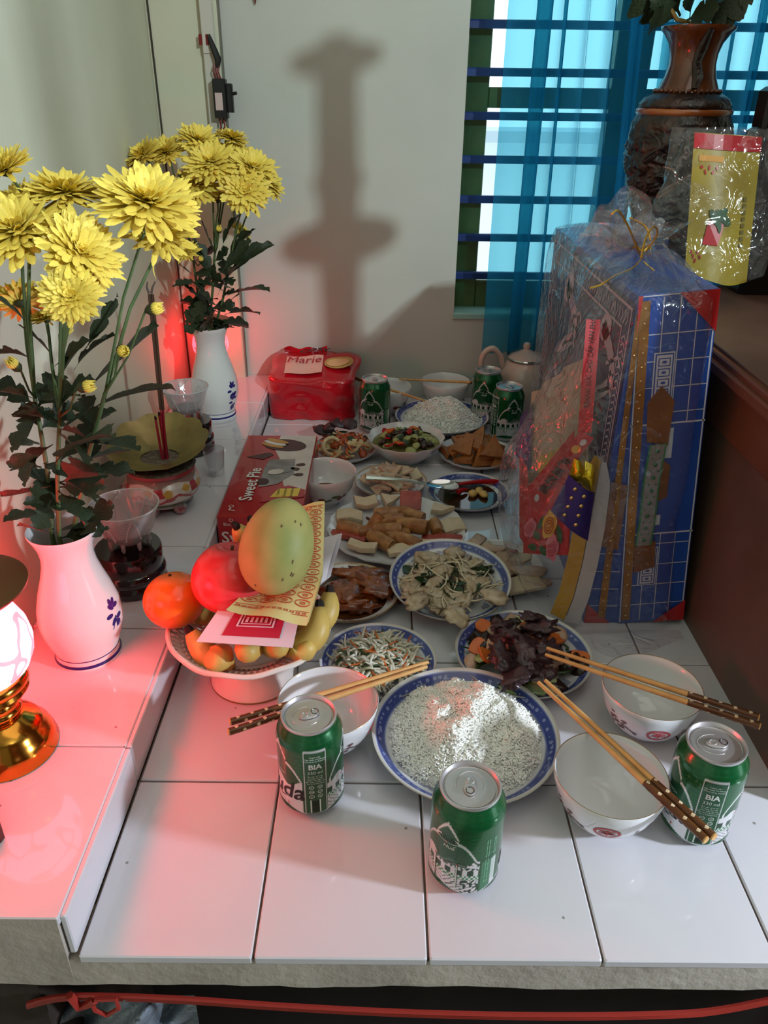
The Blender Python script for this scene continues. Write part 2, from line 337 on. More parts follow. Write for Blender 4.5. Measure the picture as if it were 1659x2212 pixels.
MB().tube([(-.296, YP-.025, .632), (-.288, YP-.026, .634)], .003).build('toggle', BLK, t); MB().box((-.329, YP-.0345, .604), (-.315, YP-.034, .634)).build('sticker', mat('sticker', (205, 180, 175), .6), t, False)
MB().tube([(-.335, YP-.016, .73), (-.328, YP-.018, .71), (-.320, YP-.02, .69), (-.322, YP-.02, .675)], [.003, .006, .007, .004]).build('taped_lead', BLK, t)
for dx in (-.327, -.318, -.322): MB().tube([(dx, YP-.02, .682), (dx-.003, YP-.024, .670), (dx, YP-.02, .657)], .0016, 6).build('wire', RW, t)
for dx, e in ((-.326, -.334), (-.318, -.333)): MB().tube([(dx, YP-.022, .591), (dx+.002, YP-.024, .575), (e+.006, YP-.02, .562), (e, YP-.014, .566)], .0017, 6).build('wire', RW, t)
t = tag(MB().tube([(-.262, YB-.004, .82), (-.247, YB-.006, .783), (-.240, YB-.004, .82)], .0022, 6).build('hanging_wire', RW), 'red wire loop hanging on the back wall above the shadow', 'wire')
for x, z in ((-.352, .722), (-.339, .722)): tag(MB().bbox((x-.003, YP-.014, z-.009), (x+.003, YP-.010, z+.009), .001).build('wire_clip', RW, None, False), 'tiny dark red clip on the cable trunking', 'clip', 'clips on the trunking')
# ================================================================ the tiled bench
def tile_mat():
    m = mat('white_glazed_tile', (214, 211, 216), .07, coat=.25, spec=.5); nt = m.node_tree; b = nt.nodes['Principled BSDF']
    tc = nd(nt, 'ShaderNodeTexCoord'); oi = nd(nt, 'ShaderNodeObjectInfo'); ad = nd(nt, 'ShaderNodeVectorMath', operation='ADD'); nt.links.new(tc.outputs['Object'], ad.inputs[0]); nt.links.new(oi.outputs['Location'], ad.inputs[1])
    v = nd(nt, 'ShaderNodeTexVoronoi'); v.inputs['Scale'].default_value = 30; v.inputs['Randomness'].default_value = 1; nt.links.new(ad.outputs[0], v.inputs['Vector'])
    n = nd(nt, 'ShaderNodeTexNoise'); n.inputs['Scale'].default_value = 5; nt.links.new(ad.outputs[0], n.inputs['Vector'])
    spot = mathn(nt, 'MULTIPLY', mathn(nt, 'LESS_THAN', v.outputs['Distance'], .05), mathn(nt, 'GREATER_THAN', n.outputs['Fac'], .47))
    mx = nd(nt, 'ShaderNodeMix', data_type='RGBA'); nt.links.new(mathn(nt, 'MULTIPLY', spot, .7), mx.inputs[0]); mx.inputs[6].default_value = (*s2l((214, 211, 216)), 1); mx.inputs[7].default_value = (*s2l((105, 92, 82)), 1)
    nt.links.new(mx.outputs[2], b.inputs['Base Color'])
    n2 = nd(nt, 'ShaderNodeTexNoise'); n2.inputs['Scale'].default_value = 7; nt.links.new(ad.outputs[0], n2.inputs['Vector']); bp = nd(nt, 'ShaderNodeBump'); bp.inputs['Strength'].default_value = .05; bp.inputs['Distance'].default_value = .01
    nt.links.new(n2.outputs['Fac'], bp.inputs['Height']); nt.links.new(bp.outputs[0], b.inputs['Normal']); nt.links.new(bp.outputs[0], b.inputs['Coat Normal']); return m
LEDGE = None; TILE = tile_mat(); CONC = mat('bare_concrete', (172, 162, 152), .85, c2=(192, 182, 170), ns=14, nd_=6, bump=.35, bs=90); GROUT = mat('dirty_grout', (122, 104, 92), .9, c2=(96, 80, 70), ns=60)
bench = thing('tiled_bench', 'low white tiled masonry bench top carrying all the dishes', 'bench', (0, 1.0, -.08))
ledge = thing('tiled_ledge', 'raised white tiled ledge along the left wall carrying the vases and lamp', 'ledge', (-.35, 1.0, -.04))
FY = .388; g = .0022
mb = MB(); mb.box((-.2545, FY+.001, -.041), (.84, YB-.001, -.0028)); mb.build('grout_bed', GROUT, bench, False)
# front slab edge with its ragged underside
def slab_edge(x_0, x_1, top, n):
    vs_ = []; fs_ = []
    for i in range(n+1):
        x = x_0+(x_1-x_0)*i/n; zb = -.041+.0035*mnoise.noise((x*9, 0, 0))+.002*mnoise.noise((x*40, 3, 0))
        vs_ += [(x, FY-.002, top), (x, FY-.003+.001*mnoise.noise((x*30, 1, 0)), zb), (x, FY+.05, zb-.002), (x, FY+.05, top)]
    for i in range(n):
        q = 4*i
        for k in range(4): fs_.append((q+k, q+4+k, q+4+(k+1) % 4, q+(k+1) % 4))
    fs_ += [(3, 2, 1, 0), (4*n, 4*n+1, 4*n+2, 4*n+3)]
    MB().add(vs_, fs_).build('slab_edge', CONC, bench if top < 0 else ledge, ang=30)
slab_edge(-.43, -.2625, .049, 24); slab_edge(-.2625, .84, -.0085, 68)
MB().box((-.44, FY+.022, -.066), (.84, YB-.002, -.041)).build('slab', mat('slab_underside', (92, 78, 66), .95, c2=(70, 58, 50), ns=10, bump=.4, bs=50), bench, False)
MB().box((-.428, FY+.006, -.040), (-.2612, YB-.02, .0466)).build('ledge_core', CONC, ledge, False)
XS = [-.2538, -.1046, .0446, .1938, .343, .4922, .6414, .7906]; YS = [FY, .5736, .7702, .9668, 1.1634, 1.36, 1.5566, YB]
tiles = {}
def tile(a, b, par=None):
    sz = tuple(round(b[i]-a[i], 4) for i in range(3))
    if sz not in tiles:
        q = MB(); q.bbox((0, 0, 0), sz, .0012); tiles[sz] = q.mesh('tile', False); tiles[sz].materials.append(TILE)
    o = ob('tile', tiles[sz], TILE, par or bench, loc=Vector(a)-TRUE[(par or bench).name]); return o
for i in range(len(XS)-1):
    for j in range(len(YS)-1):
        if XS[i] > .45: continue
        dz = rnd.uniform(-.0005, .0003)
        tile((XS[i]+g/2, YS[j]+(g/2 if j else -.003), -.008+dz), (XS[i+1]-g/2, YS[j+1]-g/2, dz))
for j in range(len(YS)-1):
    tile((-.428-.01745*(YS[j]-.3), YS[j]+(.001 if j else -.002), .042), (-.2605, YS[j+1]-.001, .050), ledge)
    tile((-.2612, YS[j]+.001, -.001), (-.2553, YS[j+1]-.001, .0485), ledge)
# underneath: legs in the dark, red cord, grey plastic sheet
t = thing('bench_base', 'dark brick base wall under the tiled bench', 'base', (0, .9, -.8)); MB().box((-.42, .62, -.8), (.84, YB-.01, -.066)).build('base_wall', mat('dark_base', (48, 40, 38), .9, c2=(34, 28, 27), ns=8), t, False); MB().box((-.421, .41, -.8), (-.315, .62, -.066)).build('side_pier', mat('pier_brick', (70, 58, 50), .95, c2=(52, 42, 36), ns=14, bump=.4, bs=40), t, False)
CORD = mat('red_cord', (170, 52, 42), .5)
def P(u, v, Y): return aty(u, v, Y)
t = thing('plastic_twine', 'red plastic cord tied along under the front edge of the bench', 'cord', P(200, 2170, .40))
for k, dz in enumerate((0, .0045, .009)):
    pts = [P(u, v+dz*1500*.5, .402+.003*k) for u, v in ((60, 2168), (130, 2152), (240, 2150), (420, 2158), (620, 2172), (900, 2186), (1200, 2192), (1450, 2188), (1560, 2178), (1690, 2152))]
    MB().tube(smooth(pts, 4), .0024, 6).build('strand', CORD, t)
MB().tube([P(*q, .398) for q in ((150, 2150), (170, 2176), (195, 2168), (205, 2160))], .004, 6).build('knot', CORD, t)
MB().tube([P(*q, .397) for q in ((205, 2160), (250, 2158), (256, 2178), (232, 2193), (205, 2182), (198, 2166))], .0022, 6).build('loop', CORD, t)
t = MB().grid(lambda u, v: P(125+310*u-30*(1-v)*(u-.5), 2150+90*v, .43+.02*math.sin(9*u)+.01*math.sin(23*u+7*v)), 40, 14).build('plastic_sheet', mat('grey_bubble_sheet', (118, 128, 140), .35, c2=(150, 158, 168), ns=60, bump=.8, bs=90), None, ang=0)
tag(t, 'crumpled grey plastic sheet hanging under the front edge of the bench', 'plastic sheet')
# ================================================================ altar cabinet at the right
WOOD = mat('dark_brown_wood', (112, 82, 68), .42, c2=(84, 60, 50), ns=5, nd_=5, bump=.1, bs=25); WOOD2 = mat('red_brown_wood', (112, 66, 46), .35, c2=(90, 50, 34), ns=6, nd_=4); WDK = mat('black_brown_wood', (30, 20, 17), .3, c2=(20, 13, 11), ns=9)
t = thing('altar_cabinet', 'dark brown wooden altar cabinet along the right side of the bench', 'cabinet', (.75, .95, 0)); CX = .426
MB().bbox((CX, .545, .0), (.845, 1.28, .276), .004).build('side_panel', WOOD, t, False)
MB().bbox((CX-.004, .540, .276), (.845, 1.285, .338), .004).build('frieze', WOOD2, t, False)
mb = MB()
for i, (x, z0, z1) in enumerate(((CX-.010, .336, .344), (CX-.018, .344, .356), (CX-.012, .356, .364))): mb.bbox((x, .53, z0), (.845, 1.29, z1), .002)
mb.build('moulding', WOOD2, t, False); MB().bbox((CX-.004, .536, .364), (.845, 1.285, .368), .001).build('top_board', WOOD, t, False)
t = thing('altar_table', 'low dark altar table with a polished top under the brown vase', 'table', (.7, 1.45, 0))
MB().bbox((.345, 1.372, .398), (.84, 1.572, .413), .003).build('table_top', mat('polished_dark_wood', (52, 32, 26), .12, c2=(38, 22, 18), ns=8), t, False)
MB().bbox((.372, 1.385, .372), (.82, 1.56, .398), .003).build('apron', WOOD, t, False)
for x, y in ((.39, 1.395), (.80, 1.395), (.39, 1.54), (.80, 1.54)): MB().bbox((x-.018, y-.018, 0), (x+.018, y+.018, .372), .003).build('leg', WDK, t, False)
t = thing('side_light_blocker', 'unseen tall wooden box added right of the altar cabinet to block light', 'light_blocker', (1.1, .8, -.8))  # unseen furniture added to keep the low side light off the left wall
MB().bbox((.86, .385, -.8), (1.3, 1.27, 1.75), .006).build('carcass', WOOD, t, False)
for y0, y1 in ((.40, .82), (.83, 1.255)): MB().bbox((.848, y0, -.7), (.860, y1, 1.65), .004).build('door', WOOD2, t, False)
t = thing('rear_light_blocker', 'unseen wooden box added behind the camera to keep light off the dishes', 'rear_light_blocker', (.95, -.6, -.8))  # unseen furniture added so the light from behind misses the table
MB().bbox((.38, -.80, -.8), (1.55, -.50, 1.12), .006).build('carcass', WOOD, t, False); MB().bbox((.36, -.82, 1.12), (1.57, -.48, 1.135), .004).build('top', WOOD2, t, False)
for x0, x1 in ((.40, .96), (.97, 1.53)): MB().bbox((x0, -.50, -.7), (x1, -.488, 1.05), .004).build('door', WOOD2, t, False)
# dark carved stand at the right edge
t = thing('ancestor_frame', 'dark carved wooden stand rising beside the brown vase at the right edge', 'stand', (.66, 1.32, .38))
MB().bbox((.565, 1.30, .368), (.80, 1.345, .60), .006).build('panel', WDK, t, False); MB().bbox((.572, 1.298, .60), (.80, 1.345, .655), .006).build('panel_step', WDK, t, False); MB().bbox((.602, 1.296, .655), (.80, 1.345, .86), .006).build('upper_panel', WDK, t, False)
for x in (.585, .62, .655): MB().bbox((x, 1.288, .39), (x+.014, 1.30, .62), .003).build('slat', mat('worn_dark_wood', (44, 34, 30), .35, c2=(60, 48, 42), ns=25), t, False)
MB().bbox((.56, 1.22, .368), (.80, 1.30, .45), .008).build('foot_block', WDK, t, False)
# ================================================================ crockery
WHT = mat('white_porcelain', (226, 225, 226), .1, coat=.4)
GOLD = mat('gold_line', (150, 118, 66), .3, metal=.6)
def plate_profile(R, h, foot=.55, t=.003):
    up = [(0, .0055), (foot*R*.9, .0055), (foot*R*1.05, .0065), (R*.74, h*.38+.002), (R*.86, h*.62), (R*.97, h-.0012), (R, h)]
    dn = [(R*1.0, h-.0018), (R*.96, h-.005), (R*.86, h*.62-t), (R*.74, h*.38-t*.6), (foot*R*1.08, .0035), (foot*R, 0), (foot*R*.93, 0), (foot*R*.9, .0015), (0, .0015)]
    return up+dn
def plate(name, label, loc, R, h, kind='blue', inner=.82, foot=.55, group=None, fn=None):
    t = thing(name, label, 'plate', (0, 0, 0), group)
    p = MB().lathe(plate_profile(R, h, foot), 72, fn=fn, cap=False).build('dish', plate_mat('%s_print_%d' % (kind, int(R*10000)), R, inner, kind), t, ang=50)
    t.location = loc; return t
G_BLUE = 'blue and white porcelain plates'
plate('dinner_plate', 'large blue-rimmed plate heaped with rice in the foreground', (.0957, .6222, 0), .1031, .030, 'blue', .86, group=G_BLUE)
plate('dinner_plate', 'blue-rimmed plate of bean sprout salad beside the fruit stand', (-.0015, .7499, 0), .0732, .022, 'blue', .85, group=G_BLUE)
plate('dinner_plate', 'blue-rimmed plate of dark mushroom stir-fry in front of the blue box', (.1824, .7648, 0), .0862, .025, 'blue', .86, group=G_BLUE)
p_ch = plate('dinner_plate', 'blue-rimmed plate of chicken salad tilted up on its neighbours', (.0995, .912, .0148), .0866, .025, 'blue', .87, group=G_BLUE); p_ch.rotation_euler = (math.radians(8), 0, 0)
plate('dinner_plate', 'blue-rimmed saucer of fish sauce with red chili', (.1549, 1.2126, 0), .0726, .022, 'blue', .84, group=G_BLUE)
plate('dinner_plate', 'blue-rimmed plate heaped with rice in the background', (.1302, 1.5627, 0), .1020, .025, 'blue', .88, group=G_BLUE)
G_PL = 'plain white serving plates'
plate('serving_plate', 'small gold-rimmed plate of glazed braised fish', (-.0459, .9010, 0), .0730, .020, 'gold', .9, group=G_PL)
plate('serving_plate', 'large flowered plate of spring rolls and sausage slices', (.0256, 1.0794, 0), .1122, .022, 'plain', .9, group=G_PL, fn=lambda r, z, a: (r*(1+.012*math.sin(18*a)*(1 if r > .09 else 0)), z))
plate('serving_plate', 'white plate of sliced boiled pork half under the plastic bag', (.176, .985, 0), .072, .014, 'plain', .9, foot=.6, group=G_PL)
plate('serving_plate', 'small white plate of pale sliced pork behind the spring rolls', (.0170, 1.2538, 0), .0664, .020, 'gold', .9, group=G_PL)
plate('serving_plate', 'white plate of squid and carrot stir-fry behind the biscuit box', (-.0725, 1.398, 0), .064, .020, 'plain', .9, group=G_PL)
plate('serving_plate', 'white plate of fried tofu triangles beside the plastic bag', (.1862, 1.3835, 0), .0746, .020, 'plain', .9, group=G_PL)
# wavy bowl of vegetable soup
t = thing('soup_bowl', 'wide white bowl of vegetable stew with a wavy rim', 'bowl', (0, 0, 0))
pr = [(0, .008), (.030, .008), (.045, .014), (.060, .028), (.071, .042), (.075, .048), (.0752, .0465), (.072, .040), (.061, .025), (.047, .011), (.036, .004), (.034, 0), (.031, 0), (.030, .003), (0, .003)]
MB().lathe(pr, 72, fn=lambda r, z, a: (r*(1+(.018*math.cos(14*a) if r > .068 else 0)), z), cap=False).build('bowl_body', WHT, t, ang=50); t.location = (.0482, 1.3883, 0)
# ---------------------------------------------------------------- rice bowls with seal mark and landscape print
RED = mat('seal_red', (190, 60, 66), .4); INK = mat('bowl_ink', (84, 74, 78), .4, c2=(120, 82, 80), ns=120)
def bowl_prof(R=.0552, H=.065):
    o = [(.022, 0), (.0235, .006), (.030, .009), (.041, .021), (.0495, .038), (.0538, .055), (.0552, .0645)]
    i = [(.0548, .065), (.0538, .0643), (.0520, .055), (.0477, .039), (.039, .023), (.026, .0125), (0, .010)]
    return [(0, .003), (.019, .003), (.020, 0)]+o+i
OUT = [(.0235, .006), (.030, .009), (.041, .021), (.0495, .038), (.0538, .055), (.0552, .0645)]
def bowl_r(z):
    for (r1, z1), (r2, z2) in zip(OUT, OUT[1:]):
        if z <= z2: return r1+(r2-r1)*(z-z1)/(z2-z1)
    return OUT[-1][0]
def bowl_map(a0):
    def fn(x, y, k=1):
        z = .038+y*.86; r = bowl_r(z)+.0004*k; a = a0+x/.047; return Vector((r*math.cos(a), r*math.sin(a), z))
    return fn
def seal_bowl(char):
    t = thing('rice_bowl', 'x', 'bowl', (0, 0, 0), 'empty white bowls with a red seal mark')
    b = MB().lathe(bowl_prof(), 64, cap=False).build('bowl_body', WHT, t, ang=50)
    MB().lathe([(.0549, .0648), (.0545, .0655), (.0541, .0650)], 64, cap=False).build('rim_line', GOLD, t)
    d = Dec(bowl_map(-PI/2)); d.ring(RED, 0, -.002, .0125, .0125, .0028, 32); d.text(RED, char, 0, -.0025, .017, bold=.0003); d.done('seal_mark', t)
    rr = random.Random(5)
    for s_ in (-1, 1):
        d = Dec(bowl_map(-PI/2+s_*.95))
        for k in range(26):
            x, y = rr.gauss(0, .008), rr.gauss(0, .006)-.002; y -= abs(x)*.3
            d.poly(INK, rot2([(.0035*math.cos(q*PI/3)*rr.uniform(.6, 1.2), .0016*math.sin(q*PI/3)*rr.uniform(.6, 1.2)) for q in range(6)], rr.uniform(-1, 1), x, y))
        d.done('landscape_print', t)
    return t
b1 = seal_bowl('禾'); b1.location = (.2275, .5307, 0); b1.rotation_euler = (0, 0, math.radians(-14)); b1['label'] = 'empty white bowl with red seal mark beside the frontmost beer can'
b2 = seal_bowl('手'); b2.location = (.3065, .6568, 0); b2.rotation_euler = (0, 0, math.radians(-4)); b2['label'] = 'empty white bowl with red seal mark against the brown cabinet'
b3 = seal_bowl('禾'); b3.location = (-.0553, .6296, 0); b3.rotation_euler = (0, 0, math.radians(75)); b3['label'] = 'empty white bowl beside the fruit stand with chopsticks across it'
# flower bowls in the background and the dip bowl
PINK = mat('bowl_flower_red', (150, 48, 52), .4); LEAFG = mat('bowl_leaf_green', (96, 120, 74), .4)
def flower_bowl(name, label, loc, rz, sc_=1, cat_='bowl'):
    t = thing(name, label, cat_, (0, 0, 0)); MB().lathe(bowl_prof(), 64, cap=False).build('bowl_body', WHT, t, ang=50)
    d = Dec(bowl_map(-PI/2))
    for x, y, a, b_, m in ((-.020, -.012, .007, .005, PINK), (-.008, -.014, .008, .003, LEAFG), (.006, -.006, .009, .004, LEAFG), (.014, -.012, .006, .005, PINK), (.024, -.008, .005, .004, PINK)): d.ell(m, x, y, a, b_, rnd.uniform(-.6, .6), 10)
    d.done('flower_print', t); t.location = loc; t.rotation_euler = (0, 0, rz); t.scale = (sc_,)*3; return t
flower_bowl('rice_bowl', 'empty flowered bowl by the back wall under a chopstick', (.1439, 1.672, 0), .1)
flower_bowl('rice_bowl', 'empty flowered bowl half hidden behind the back left beer can', (.010, 1.632, 0), .9)
db = flower_bowl('dip_bowl', 'white bowl of brown dipping sauce beside the biscuit box', (-.098, 1.200, 0), .35, .98)
tag(MB().lathe([(0, .0), (.035, 0), (.0352, -.001)], 40).build('dipping_sauce', mat('brown_sauce', (96, 62, 28), .08)), 'brown dipping sauce in the white flowered bowl', 'sauce').location = (-.098, 1.200, .0215)
# ---------------------------------------------------------------- beer cans
CANR = .0331
def can_r(z):
    pts = [(0, .0225), (.002, .0255), (.006, .0285), (.010, .0312), (.0125, CANR), (.094, CANR), (.100, .0318), (.106, .0288), (.1095, .0268), (.1115, .0262)]
    for (z1, r1), (z2, r2) in zip(pts, pts[1:]):
        if z <= z2: return r1+(r2-r1)*(z-z1)/(z2-z1)
    return pts[-1][1]
ALU = mat('brushed_aluminium', (216, 212, 212), .36, metal=.85); GRN, DGRN, CWH, SILV, MGRN = s2l((10, 78, 40)), s2l((6, 58, 28)), s2l((222, 220, 222)), s2l((186, 186, 190)), s2l((34, 128, 66))
def arch(x, w_):    # ogee outline height (m) at angular offset x from the panel centre
    q = abs(x)/w_
    if q > 1: return None
    if q < .40: return .0965 - .016*(q/.40)**1.4
    return .0770 - .0190*max(0, (q-.40)/.55)**1.8
def can_col(a, z):
    d = math.degrees(a) % 360
    if z < .0115: return SILV
    if z > .1115: return SILV
    lo = .0145+.004*math.sin(math.radians(d)*3+1)
    if z < lo: return GRN
    if z < lo+.0012: return CWH
    def rel(c): return (d-c+180) % 360-180
    base = GRN
    wave = .5+.5*math.sin(d*.62)*math.sin(z*1250+(1 if int(d/5.8) % 2 else 0)*PI)
    if z > .058: base = tuple(g_*(1-.35*wave)+MGRN[i]*.35*wave for i, g_ in enumerate(GRN))
    r_ = rel(75)
    if abs(r_) < 19 and .010 < z < .097:
        e = min(19-abs(r_), (.097-z)*900)
        return CWH if e < 1.2 else GRN
    for c, wv in ((0, 52), (290, 36)):
        x = rel(c)
        if abs(x) < wv:
            h = arch(x, wv)
            if z < .051+.004*math.cos(math.radians(x*7)): return CWH
            if h and z < h: return CWH if z > h-.0038 or abs(x) > wv-3.2 else MGRN if z > h-.005 else GRN
            return base
    x = rel(150)
    if abs(x) < 54:
        h = arch(x, 50) or 0
        zt = .052+.003*math.sin(math.radians(x*9))
        if z < zt:
            if z > .044 and abs(x-8) < 26 and (int(x/4) % 2 == 0 or z > .047): return s2l((70, 104, 84))
            if .036 < z < .043: return DGRN if math.sin(x*.35)+.3 > 0 else CWH
            if .030 < z <= .036: return (MGRN if (int(x/3.5)+int(z*420)) % 2 else CWH)
            if z <= .030 and (abs((z-.016)*1000 - abs(x+4)*.33*(1+.35*int((z-.016)*170))) % 4.5 < .8): return s2l((26, 50, 36))
            if x > 26 and mnoise.noise((x*.2, z*300, 3)) > .05: return DGRN
            return CWH
        if h and z < h: return CWH if z > h-.0036 or abs(x) > 46.5 else MGRN if z > h-.0047 else GRN
        return base
    x = rel(222)
    if abs(x) < 14 and z < .052 and z > lo: base = s2l((60, 120, 84)) if x < 4 else CWH
    return base
NA = 288; ZS = [0, .002, .004, .006, .008, .010, .0115, .0125]+[.0125+.0815*i/96 for i in range(1, 97)]+[.096, .098, .100, .102, .104, .106, .108, .1095, .1115]
def make_can():
    t = thing('beer_can', 'x', 'can', (0, 0, 0), 'green and white beer cans')
    me = MB(); 
    for z in ZS:
        for k in range(NA):
            a = 2*PI*k/NA; r_ = can_r(z); me.v.append((r_*math.cos(a), r_*math.sin(a), z)); me.c.append(can_col(a, z))
    for i in range(len(ZS)-1):
        for k in range(NA): j = (k+1) % NA; me.f.append((i*NA+k, i*NA+j, (i+1)*NA+j, (i+1)*NA+k))
    m = mat('can_print', (20, 110, 60), .24, metal=.35, vcol=True, coat=.4)
    me.build('can_body', m, t, ang=0)
    lid = MB().lathe([(.0262, .1105), (.0270, .1125), (.0274, .1145), (.0270, .1155), (.0258, .1155), (.0248, .1135), (.0240, .1105), (.0228, .1102), (.0222, .1118), (.012, .1122), (0, .1122)], 64, cap=False).build('lid', ALU, t, ang=60)
    # pull tab with ring hole, rivet and scored mouth
    tb = MB(); n = 28
    def oval(s_, z): return [((.0115 if math.cos(q) > 0 else .0105)*s_*math.cos(q)*.95-.001, .0062*s_*math.sin(q)*(1 if math.cos(q) < 0 else .92), z) for q in [2*PI*i/n for i in range(n)]]
    o1, o2, o3 = oval(1, .1128), oval(1, .1145), oval(.80, .1149); tb.add(o1+o2+o3, [(i, (i+1) % n, n+(i+1) % n, n+i) for i in range(n)]+[(n+i, n+(i+1) % n, 2*n+(i+1) % n, 2*n+i) for i in range(n)]+[tuple(range(2*n, 3*n))])
    tab = tb.build('pull_tab', ALU, lid, ang=40)
    MB().lathe([(.0036, .1150), (.0034, .1156), (.0026, .1156), (.0024, .1150)], 20, (.004, 0, 0), cap=False).build('rivet', ALU, tab)
    MB().lathe([(.0040, .1149), (.0038, .1153), (.0032, .1153), (.0030, .1150)], 20, (-.0065, 0, 0), cap=False).build('tab_hole', mat('tab_shadow', (120, 118, 118), .3, metal=1), tab)
    mo = MB(); mo.tube([(.002+.0165*math.cos(q)*.9, .0125*math.sin(q), .1122) for q in [-1.9+3.8*i/24 for i in range(25)]], .0004, 5); mo.build('scored_mouth', ALU, lid)
    return t
def can_map(ang):
    def fn(x, y, k=1):
        a = ang+x/CANR; r_ = can_r(y)+.00018*k; return Vector((r_*math.cos(a), r_*math.sin(a), y))
    return fn
can = make_can(); TW = mat('can_white_ink', (214, 220, 214), .4); TB = mat('can_black_ink', (22, 18, 20), .4); TR_ = mat('can_red_ink', (196, 34, 44), .4)
rad = math.radians
d = Dec(can_map(rad(75)))
for i, s_ in enumerate(('Thành viên', 'Tập đoàn Carlsberg', 'Proud to be Danish')): d.text(TW, s_, 0, .0895-.0027*i, .0024)
d.text(TW, 'BIA', 0, .0765, .0088, bold=.0003).text(TW, '330 ml', 0, .0690, .0056)
for i, s_ in enumerate(('Độ cồn: 4,7% vol', 'Sử dụng tốt nhất', 'trước: xem đáy lon', 'Bảo quản nơi khô mát', 'cho vị thượng hạng')): d.text(TW, s_, 0, .0640-.0024*i, .0021)
for i in range(3):
    for s_ in (-1, 1): d.ring(TW, s_*.0042, .0490-.0062*i, .0026, .0024, .0005, 14); d.text(TW, ('18+', '♻', '330', 'CE', 'R', '@')[i*2+(s_ > 0)], s_*.0042, .0490-.0062*i, .0026)
d.rect(TW, -.0060, .0135, .0045, .0315)
for i in range(16): d.rect(TB, -.0040, .0148+.001*i, .0028, .0148+.001*i+(.0003+.0003*(i*7 % 3)/2), k=2)
d.done('info_print', can)
for c in (0, 290):
    d = Dec(can_map(rad(c))); sx = 1 if c == 0 else .8
    d.text(TB, 'Huda', 0, .0380, .0290*sx, shear=.25, bold=.0005, rot=.06); d.line(TB, [(-.016*sx, .0275), (-.006*sx, .0262), (.004*sx, .0268), (.010*sx, .0285)], .0012, k=2)
    d.text(TW, 'ĐẬM MẠCH', 0, .0600, .0042); d.poly(TR_, [(-.013*sx, .0195), (.013*sx, .0195), (.0145*sx, .0212), (.013*sx, .0230), (-.013*sx, .0230), (-.0145*sx, .0212)]); d.text(TW, 'MIỀN TRUNG', 0, .0212, .0030*sx, k=3); d.done('brand_print', can)
d = Dec(can_map(rad(150)))
d.poly(TR_, [(-.011, .0745), (0, .0735), (0, .072), (-.011, .073)]); d.ell(TW, 0, .0765, .0125, .0040, -.06); d.text(TB, 'Huda', 0, .0765, .0068, shear=.25, k=3); d.text(TW, 'Huế', .002, .0680, .0062, shear=.3)
for x in (-.012, .011): d.line(TW, [(x, .0185), (x, .0485)], .0014, k=2); d.line(TB, [(x+.0008, .0185), (x+.0008, .0485)], .0004, k=3); d.ell(TR_, x, .0492, .0008, .0008, n=8, k=3)
d.line(mat('roof_grey', (110, 120, 116), .5), [(-.002, .046), (.004, .0485), (.012, .0505), (.020, .0485)], .0018, k=2).done('scene_print', can)
d = Dec(can_map(rad(222)))
for x in (-.0045, -.0020, .0035, .0055): d.text(mat('can_pale_green_ink', (140, 200, 160), .4), 'Sản xuất tại Công ty Bia Huế - Uống có trách nhiệm', x, .052, .0022, rot=PI/2, sx=1.18)
d.done('side_print', can)
def put_can(x, y, face, label):    # face: which print direction looks at the camera, degrees
    o = place(can, (x, y, 0), (0, 0, rad(-90-face)), label)
put_can(-.068, .556, 62, 'green beer can with the info strip forward, beside the bowl at the left')
put_can(.0811, .4711, 188, 'frontmost green beer can in front of the rice plate')
put_can(.3172, .5236, 88, 'green beer can with the info strip forward at the right, under chopsticks')
put_can(-.0154, 1.537, 170, 'green beer can standing beside the red biscuit packet')
put_can(.2302, 1.600, 172, 'green beer can in front of the teapot handle')
put_can(.2610, 1.500, 138, 'green beer can touching the plastic bag at the back')
# ---------------------------------------------------------------- chopsticks
BAM = mat('bamboo', (222, 176, 110), .45, c2=(204, 150, 86), ns=40); BDK = mat('brown_lacquer', (104, 62, 26), .3, c2=(86, 48, 20), ns=30); BLOS = mat('blossom_cream', (232, 208, 170), .5)
def make_stick():
    t = thing('chopstick', 'x', 'chopstick', (0, 0, 0), 'bamboo chopsticks with brown blossom-patterned ends')
    MB().tube([(0, 0, 0), (.06, 0, 0), (.16, 0, 0)], [.0021, .0028, .0035], 8).build('shaft', BAM, t, ang=60)
    h = MB().tube([(.16, 0, 0), (.2315, 0, 0)], [.00355, .0039], 8).build('patterned_handle', BDK, t, ang=60)
    MB().tube([(.2316, 0, 0), (.2330, 0, 0)], [.0037, .0036], 8).build('end_cap', BAM, t, ang=60)
    rr = random.Random(3)
    def fn(x, y, k=1):
        a = y/.0037; q = .00355+(x-.16)/.0715*.00035+.00015*k; return Vector((x, q*math.cos(a), q*math.sin(a)))
    d = Dec(fn)
    for i in range(18):
        x, y = .163+.0038*i, [0, .009, -.006, .015][i % 4]+rr.uniform(-.001, .001)+.0037*PI/2
        for q in range(4): d.ell(BLOS, x+.0011*math.cos(q*PI/2+.4), y+.0011*math.sin(q*PI/2+.4), .0011, .0011, n=7)
    d.done('blossom_print', h); return t
stick = make_stick()
def put_stick(tip, end, label, roll=0):
    a, b = Vector(tip), Vector(end); q = (b-a).to_track_quat('X', 'Z'); place(stick, a, q.to_euler(), label)
def pair(t1, e1, t2, e2, z, la, lb):
    for tp, en, l in ((t1, e1, la), (t2, e2, lb)): put_stick(atz(*tp, z), atz(*en, z), l)
pair((925, 1430), (497, 1560), (922, 1440), (507, 1577), .0695, 'far chopstick of the pair across the bowl by the fruit stand', 'near chopstick of the pair across the bowl by the fruit stand')
pair((1181, 1400), (1637, 1549), (1178, 1414), (1639, 1568), .0695, 'upper chopstick of the pair across the bowl by the cabinet', 'lower chopstick of the pair across the bowl by the cabinet')
